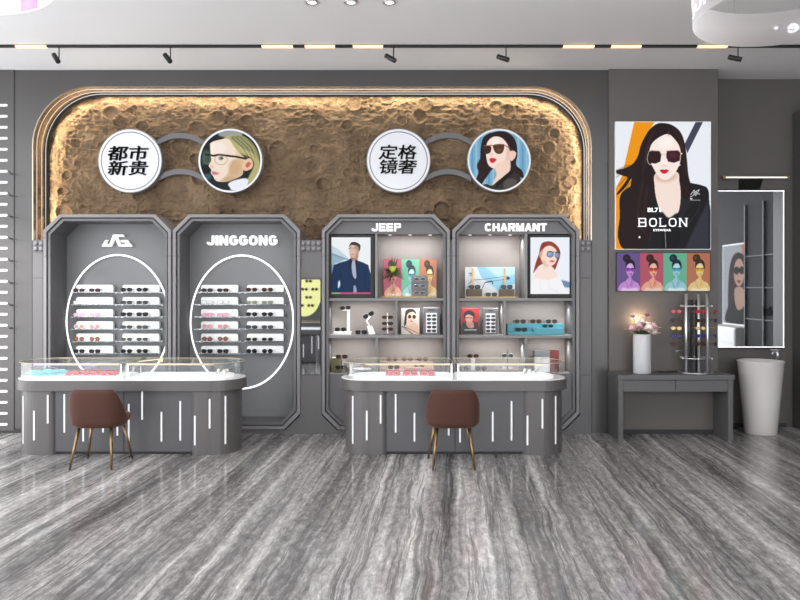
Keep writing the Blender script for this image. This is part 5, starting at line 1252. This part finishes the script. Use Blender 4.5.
for dx, dy, dz, r, m in ((-0.10, -0.02, 0.055, 0.052, 'petal'), (-0.035, -0.03, 0.085, 0.05, 'petal'), (0.045, -0.07, 0.065, 0.062, 'petal_white'), (0.105, -0.02, 0.075, 0.055, 'petal'), (0.012, 0.03, 0.12, 0.055, 'petal_white'), (-0.085, 0.01, 0.185, 0.03, 'petal'), (0.045, 0.0, 0.195, 0.03, 'petal_dark'), (0.11, -.03, 0.02, 0.04, 'petal_white'), (0.04, -0.1, 0.05, 0.024, 'petal_dark')):
    o = obj('flower', rose((vx+dx*1.2, vy+dy, top+dz*1.15), r*1.75, m), m, t, recalc=False)
    obj('stem', MB().tube([(vx+dx*0.2, vy+dy*0.3, top-0.15), (vx+dx*0.6, vy+dy*0.6, top+dz*0.4), (vx+dx*1.2, vy+dy, top+dz*1.15-r*0.3)], 0.003, 5), 'green', o)
g = MB()
for i in range(14):
    a = 2*PI*i/14; v, f = blade((vx+0.04*math.cos(a), vy+0.04*math.sin(a), top), (math.cos(a), math.sin(a), 0.9), 0.11, 0.013, 0.3); g.add(v, f, True)
obj('leaves', g, 'green', t, recalc=False)
o = obj('fairy_bulb', MB().ball((vx+0.03, vy+0.06, top+0.16), 0.022, n=10), 'bulb', t)
l = bpy.data.lights.new('bulb_light', 'POINT'); l.energy = 4; l.color = (1, 0.7, 0.42); l.shadow_soft_size = 0.03
lo = bpy.data.objects.new('bulb_light', l); C.objects.link(lo); lo.location = (vx+0.03, vy+0.10, top+0.16)

# rotating eyewear stand
sx_, sy_ = PX(697, -.24), -0.22; R_ = 0.15
t = thing('eyewear_spinner', 'round metal rotating eyewear rack with five rows of frames on the console table', 'display rack', (sx_, sy_, tz))
obj('base_disc', MB().lathe([(0.0, 0), (0.20, 0), (0.205, 0.006), (0.19, 0.014), (0.08, 0.02), (0.0, 0.02)], (sx_, sy_, tz), 48, sy=0.85), 'rim_silver', t)
angs = [math.radians(a) for a in (205, 262, 305, 20, 120)]
for a in angs: obj('pole', MB().tube([(sx_+R_*math.cos(a), sy_+R_*math.sin(a)*0.8, tz+0.02), (sx_+R_*math.cos(a), sy_+R_*math.sin(a)*0.8, PZ(294, -.3))], 0.016 if a < 5.4 else 0.012, 12), 'chrome', t)
obj('core_panel', MB().box(sx_-0.10, sx_-0.03, sy_+0.0, sy_+0.012, tz+0.02, PZ(300, -.24)), 'smoke', t)
obj('core_pole', MB().tube([(sx_, sy_, tz+0.02), (sx_, sy_, PZ(300, -.24))], 0.012, 10), 'black', t)
for yy in (306, 358):
    zz = PZ(yy, -.24); obj('ring', MB().tube([(sx_+0.165*math.cos(2*PI*i/40), sy_+0.14*math.sin(2*PI*i/40), zz) for i in range(40)], 0.005, 6, closed=True), 'chrome', t)
    for i in range(6): a = 2*PI*i/6+0.3; obj('knob', MB().ball((sx_+0.18*math.cos(a), sy_+0.155*math.sin(a), zz), 0.013, n=8), 'chrome', t)
cols = [('red', 'rim_red', 'lens_red'), ('dark brown', 'rim_brown', 'lens_brown'), ('pale yellow', 'rim_gold', 'lens_yellow'), ('navy blue', 'rim_navy', 'lens_blue'), ('brown-black', 'rim_brown', 'lens_brown')]
for r, (yy, (cn, rim, lens)) in enumerate(zip((311.5, 320.5, 328.3, 336, 344), cols)):
    for c, (px, rot, sd) in enumerate(((676.3, -0.25, 'left'), (700.5, 0.05, 'front'), (715.5, 1.0, 'right'))):
        yq = (-0.36, -0.42, -0.30)[c]
        glasses((PX(px, yq), yq, PZ(yy, yq)), 'aviator', rim, lens, '%s sunglasses on the %s face of the rotating rack, %s row' % (cn, sd, ORD[r]), 'glasses on the rotating rack', (0, 0, rot), 0.82, 0.004)
for yy in (311.5, 320.5, 328.3, 336, 344, 351.5):
    for c, (px, yq) in enumerate(((676.3, -0.36), (700.5, -0.42), (715.5, -0.30))):
        zz = PZ(yy, -.36); a = angs[c]; 
        obj('hook', MB().tube([(sx_+R_*math.cos(a), sy_+R_*math.sin(a)*0.8, zz+.004), (PX(px, yq), yq+0.02, zz+0.004)], 0.0025, 5), 'rim_silver', t)
tag(obj('remote_pad', MB().prism(rrect(PX(660, -.2), PX(684, -.2), -0.24, -0.12, 0.02), tz, tz+0.008, 'z'), 'black', bevel=0.002), 'flat black pad lying left of the rotating rack', 'pad')

# ================================================================== basin, mirror, lamp
bx, by = PX(760.5, .0), 0.0
t = thing('pedestal_basin', 'white tapered freestanding wash basin on the floor at the right', 'wash basin', (bx, by, 0))
obj('bowl', MB().lathe([(0.0, 0), (0.170, 0), (0.178, 0.01), (0.212, 0.42), (0.252, 0.832), (0.258, 0.842), (0.258, 0.850), (0.248, 0.850), (0.236, 0.835), (0.2, 0.75), (0.05, 0.71), (0.0, 0.71)], (bx, by, 0), 56), 'ceramic', t)
fxx = PX(777.5, .12); k = MB(); zt = 0.85
t = thing('basin_tap', 'chrome tap standing on the rim of the wash basin', 'tap', (fxx, 0.16, zt))
obj('tap_body', MB().tube([(fxx, 0.12, zt-0.01), (fxx, 0.12, zt+0.115)], 0.018, 14), 'chrome', t)
obj('spout', MB().tube([(fxx, 0.12, zt+0.085), (fxx-0.05, 0.08, zt+0.095), (fxx-0.10, 0.04, zt+0.09), (fxx-0.105, 0.035, zt+0.07)], 0.010, 10), 'chrome', t)
obj('lever', MB().box(fxx-0.08, fxx+0.03, 0.11, 0.13, zt+0.11, zt+0.118), 'chrome', t)
Y = 0.325; m0, m1, n0, n1 = 690, 784, 190.5, 347.5
t = thing('lit_mirror', 'large wall mirror edged with a thin white light above the basin', 'mirror', (PX(745, Y), 0.36, PZ(n1, Y)))
X0, X1, Z0, Z1 = PX2+0.01, PX(m1, Y), PZ(n1, Y), PZ(n0, Y)
obj('glass', MB().box(X0, X1, Y, Y+0.006, Z0, Z1), 'mirror', t); obj('back_frame', MB().box(X0-0.004, X1+0.012, Y+0.006, 0.36, Z0-0.02, Z1+0.012), 'groove', t)
lw = 0.011
obj('light_edge', MB().box(X0, X1, Y-0.003, Y+0.001, Z1-lw, Z1), 'ring_led', t)
obj('light_edge', MB().box(X1-lw, X1, Y-0.003, Y+0.001, Z0, Z1), 'ring_led', t)
obj('light_edge', MB().box(X0, X1, Y-0.003, Y+0.001, Z0, Z0+lw), 'ring_led', t)
Y = 0.25; t = thing('mirror_lamp', 'slim horizontal lamp bar above the lit mirror', 'wall lamp', (PX(756, Y), 0.36, PZ(180, Y)))
obj('housing', MB().box(PX(723, Y), PX(790, Y), Y+0.004, Y+0.03, PZ(178.4, Y), PZ(175.6, Y)), 'brass', t)
obj('tube', MB().box(PX(726, Y), PX(787, Y), Y-0.004, Y+0.004, PZ(178, Y), PZ(176.8, Y)), 'ring_led', t)
obj('bracket', MB().prism([(Y+0.03, PZ(177, Y)), (Y+0.03, PZ(179, Y)), (0.36, PZ(190, .36)), (0.36, PZ(181, .36))], PX(741, .3), PX(762, .3), 'x'), 'black', t)
t = thing('tall_cabinet', 'tall dark grey cabinet at the right edge of the photo', 'cabinet', (5.2, 0.1, 0))
obj('carcass', MB().box(PX(792.3, .355), 5.8, -0.15, 0.355, 0, PZ(113.5, .355)), 'wall', t, bevel=0.004)
obj('plinth', MB().box(PX(792.3, .355)+.01, 5.79, -0.155, -0.151, 0, 0.06), 'groove', t)

# ================================================================== the rest of the shop, seen in the mirrors
rx = XR-0.12
p = Pic(0, 60, 0, 80, 2, (214, 218, 226)); p.tf(0, 0, 1)
p.poly([(34, 0), (60, 0), (60, 46), (44, 60), (36, 30)], (236, 130, 90), False, 3); p.poly([(14, 80), (10, 40), (16, 14), (30, 8), (44, 20), (46, 50), (50, 80)], (50, 30, 30)); p.oval(29, 28, 9, 14, (236, 190, 170)); p.oval(25, 26, 5, 4, (40, 22, 24)); p.oval(34, 26, 5, 4, (40, 22, 24)); p.oval(29, 37, 3, 1.5, (190, 40, 50)); p.poly([(6, 80), (12, 60), (28, 54), (46, 60), (54, 80)], (28, 24, 28)); p.poly([(22, 44), (36, 44), (38, 60), (28, 66), (22, 58)], (230, 186, 166))
ya, yb_, za, zb_ = -6.45, -4.95, 0.95, 2.6
t = thing('lightbox_poster', 'backlit portrait poster on the far right wall, seen only in the lit mirror', 'poster', (rx, (ya+yb_)/2, za))
obj('case', MB().box(rx-0.05, rx, ya-0.03, yb_+0.03, za-0.03, zb_+0.03), 'white', t)
p.c = p.c[:, ::-1].copy(); o = p.mesh('photo', 0, 0.6, None, worldrect=(0, yb_-ya, 0, zb_-za)); o.parent = t; o.rotation_euler = (0, 0, -PI/2); o.location = (-0.055, 0, 0)
t = thing('drawer_unit', 'white drawer unit below the mirrored poster', 'cabinet', (rx-0.25, (ya+yb_)/2, 0))
obj('carcass', MB().box(rx-0.5, rx-0.002, ya, yb_, 0, 0.918), 'white', t, bevel=0.004)
for i in range(3): obj('drawer', MB().box(rx-0.515, rx-0.501, ya+0.02, yb_-0.02, 0.05+i*0.285, 0.32+i*0.285), 'white', t, bevel=0.003)
t = thing('glass_cabinet', 'dark glass cabinet with lettering on the far right wall', 'cabinet', (rx-0.2, -3.7, 0))
obj('carcass', MB().box(rx-0.36, rx-0.002, -4.8, -2.4, 0, 3.3), 'groove', t)
for y in (-4.8, -4.1, -3.2, -2.43): obj('post', MB().box(rx-0.40, rx-0.36, y, y+0.03, 0, 3.3), 'frame', t)
for z_ in (0.5, 1.1, 1.7, 2.3): obj('shelf_board', MB().box(rx-0.39, rx-0.361, -4.77, -2.4, z_, z_+0.015), 'shelf', t)
b = letters(None, 'SINCE', 0, 0.62, 0, 0.16, 0, 0.01, None, bold=0.01); b.v = [(rx-0.405+v[1], -3.5-v[0], 1.2+v[2]) for v in b.v]; obj('lettering', b, 'frame', t, recalc=False)
# counter and eyewear column opposite, seen in the narrow mirror
dup(c1, (-2.6, -8.1, 0), (0, 0, PI), label='grey display counter opposite, seen only in the narrow wall mirror')
t = thing('display_column', 'grey column with a pale yellow rounded display, seen in the narrow mirror', 'column', (-2.4, -9.4, 0))
obj('shaft', MB().box(-3.6, -1.7, -9.6, -9.3, 0, CEIL), 'facade', t)
k = MB().prism([( -2.35+0.42*math.cos(2*PI*i/48), 1.62+0.62*math.sin(2*PI*i/48)) for i in range(48)], -9.3, -9.27)
M['yellow'] = mat('pale_yellow_display', rgb(226, 226, 150), 0.4, emit=0.5, ecol=(0.85, 0.85, 0.36, 1)); obj('rounded_panel', k, 'yellow', t)
for i, (dx, dz) in enumerate(((-.2, .25), (.1, .25), (-.28, .05), (0, .05), (.25, .05), (-.2, -.15), (.1, -.15), (-.1, -.35), (.15, -.35))):
    glasses((-2.35+dx, -9.24, 1.62+dz), 'round', 'rim_brown', 'lens_brown', 'brown sunglasses on the pale yellow rounded display, seen in the narrow mirror', 'glasses on the yellow display', (0, 0, PI), 1.3)

# ================================================================== light
w = bpy.data.worlds.new('mall'); bpy.context.scene.world = w; w.use_nodes = True
bg = w.node_tree.nodes['Background']; bg.inputs['Color'].default_value = (0.96, 0.98, 1.0, 1); bg.inputs['Strength'].default_value = WORLD
# unseen area lamps added under the ceiling to fill the shop with light
for x in (-3.6, 0.0, 3.6):
    area('ceiling_fill_light', (x, -4.6, CEIL-0.02), 2.2, 0.5, FILL)
area('ceiling_fill_light', (-1, -2.2, CEIL-0.02), 7.5, 0.12, FILL*0.7, (math.radians(14), 0, 0))
# light strips behind the arch lip, washing the stone
Ys = 0.325
warm = (1.0, 0.84, 0.60)
tr, tl = A0[8][0], 0
Xl, Xr_, Zt = A0[0][0]+0.03, A0[-1][0]-0.03, PZ(86)-0.03
def strip(p0, p1, power, nrm):
    """a strip lamp from p0 to p1 facing nrm"""
    p0, p1 = Vector(p0), Vector(p1); x = (p1-p0).normalized(); z = -Vector(nrm).normalized(); z = (z-x*z.dot(x)).normalized(); y = z.cross(x)
    m = Matrix((x, y, z)).transposed().to_4x4(); m.translation = (p0+p1)/2
    l = bpy.data.lights.new('strip_light', 'AREA'); l.shape = 'RECTANGLE'; l.size = (p1-p0).length; l.size_y = 0.02; l.energy = power*(p1-p0).length; l.color = warm
    o = bpy.data.objects.new('strip_light', l); C.objects.link(o); o.matrix_world = m
strip((Xl+AR, Ys, Zt), (Xr_-AR, Ys, Zt), STRIP, (0, 0.25, -1))
strip((Xl, Ys, PZ(240)), (Xl, Ys, Zt-AR), STRIP*1.2, (1, 0.25, 0)); strip((Xr_, Ys, PZ(240)), (Xr_, Ys, Zt-AR), STRIP*1.2, (-1, 0.25, 0))
for k_ in range(3):
    a, b = PI/2*k_/3, PI/2*(k_+1)/3; mid = (a+b)/2
    for sg, ox in ((-1, Xl+AR), (1, Xr_-AR)):
        strip((ox+sg*AR*math.cos(a), Ys, Zt-AR+AR*math.sin(a)), (ox+sg*AR*math.cos(b), Ys, Zt-AR+AR*math.sin(b)), STRIP*1.1, (-sg*math.cos(mid), 0.25, -math.sin(mid)))
# track spotlights really shine
def spotlamp(loc, tgt, power, size=38, col=(1, 0.95, 0.88)):
    l = bpy.data.lights.new('spot_beam', 'SPOT'); l.energy = power; l.spot_size = math.radians(size); l.spot_blend = 0.7; l.color = col; l.shadow_soft_size = 0.05
    o = bpy.data.objects.new('spot_beam', l); C.objects.link(o); o.location = loc; o.rotation_euler = (Vector(tgt)-Vector(loc)).to_track_quat('-Z', 'Y').to_euler()
for px in (59, 170.5, 393.5, 506):
    spotlamp((PX(px, -.85)-0.03, -0.86, CEIL-0.24), (PX(px-8, 0), 0.3, 2.0), SPOTP)

spotlamp((PX(-60, 0), -2.6, CEIL-0.2), (PX(2, 0), 0.0, 1.0), 900, 40, (1, 0.98, 0.97))  # unseen lamp off the track, added to brighten the left wall
cam = bpy.data.cameras.new('camera'); cam.lens = F/800*36; cam.sensor_width = 36; cam.shift_y = -(300-HY)/800.0
co = bpy.data.objects.new('camera', cam); C.objects.link(co); co.location = (0, -D0, CZ); co.rotation_euler = (PI/2, 0, 0)
sc = bpy.context.scene; sc.camera = co
sc.view_settings.view_transform = 'Standard'; sc.view_settings.look = 'None'; sc.view_settings.gamma = 1; sc.view_settings.exposure = EXPO
try: sc.view_settings.use_curve_mapping = False
except Exception: pass
sc.cycles.max_bounces = 8; sc.cycles.transparent_max_bounces = 16; sc.cycles.caustics_reflective = False; sc.cycles.caustics_refractive = False; sc.cycles.sample_clamp_indirect = 4
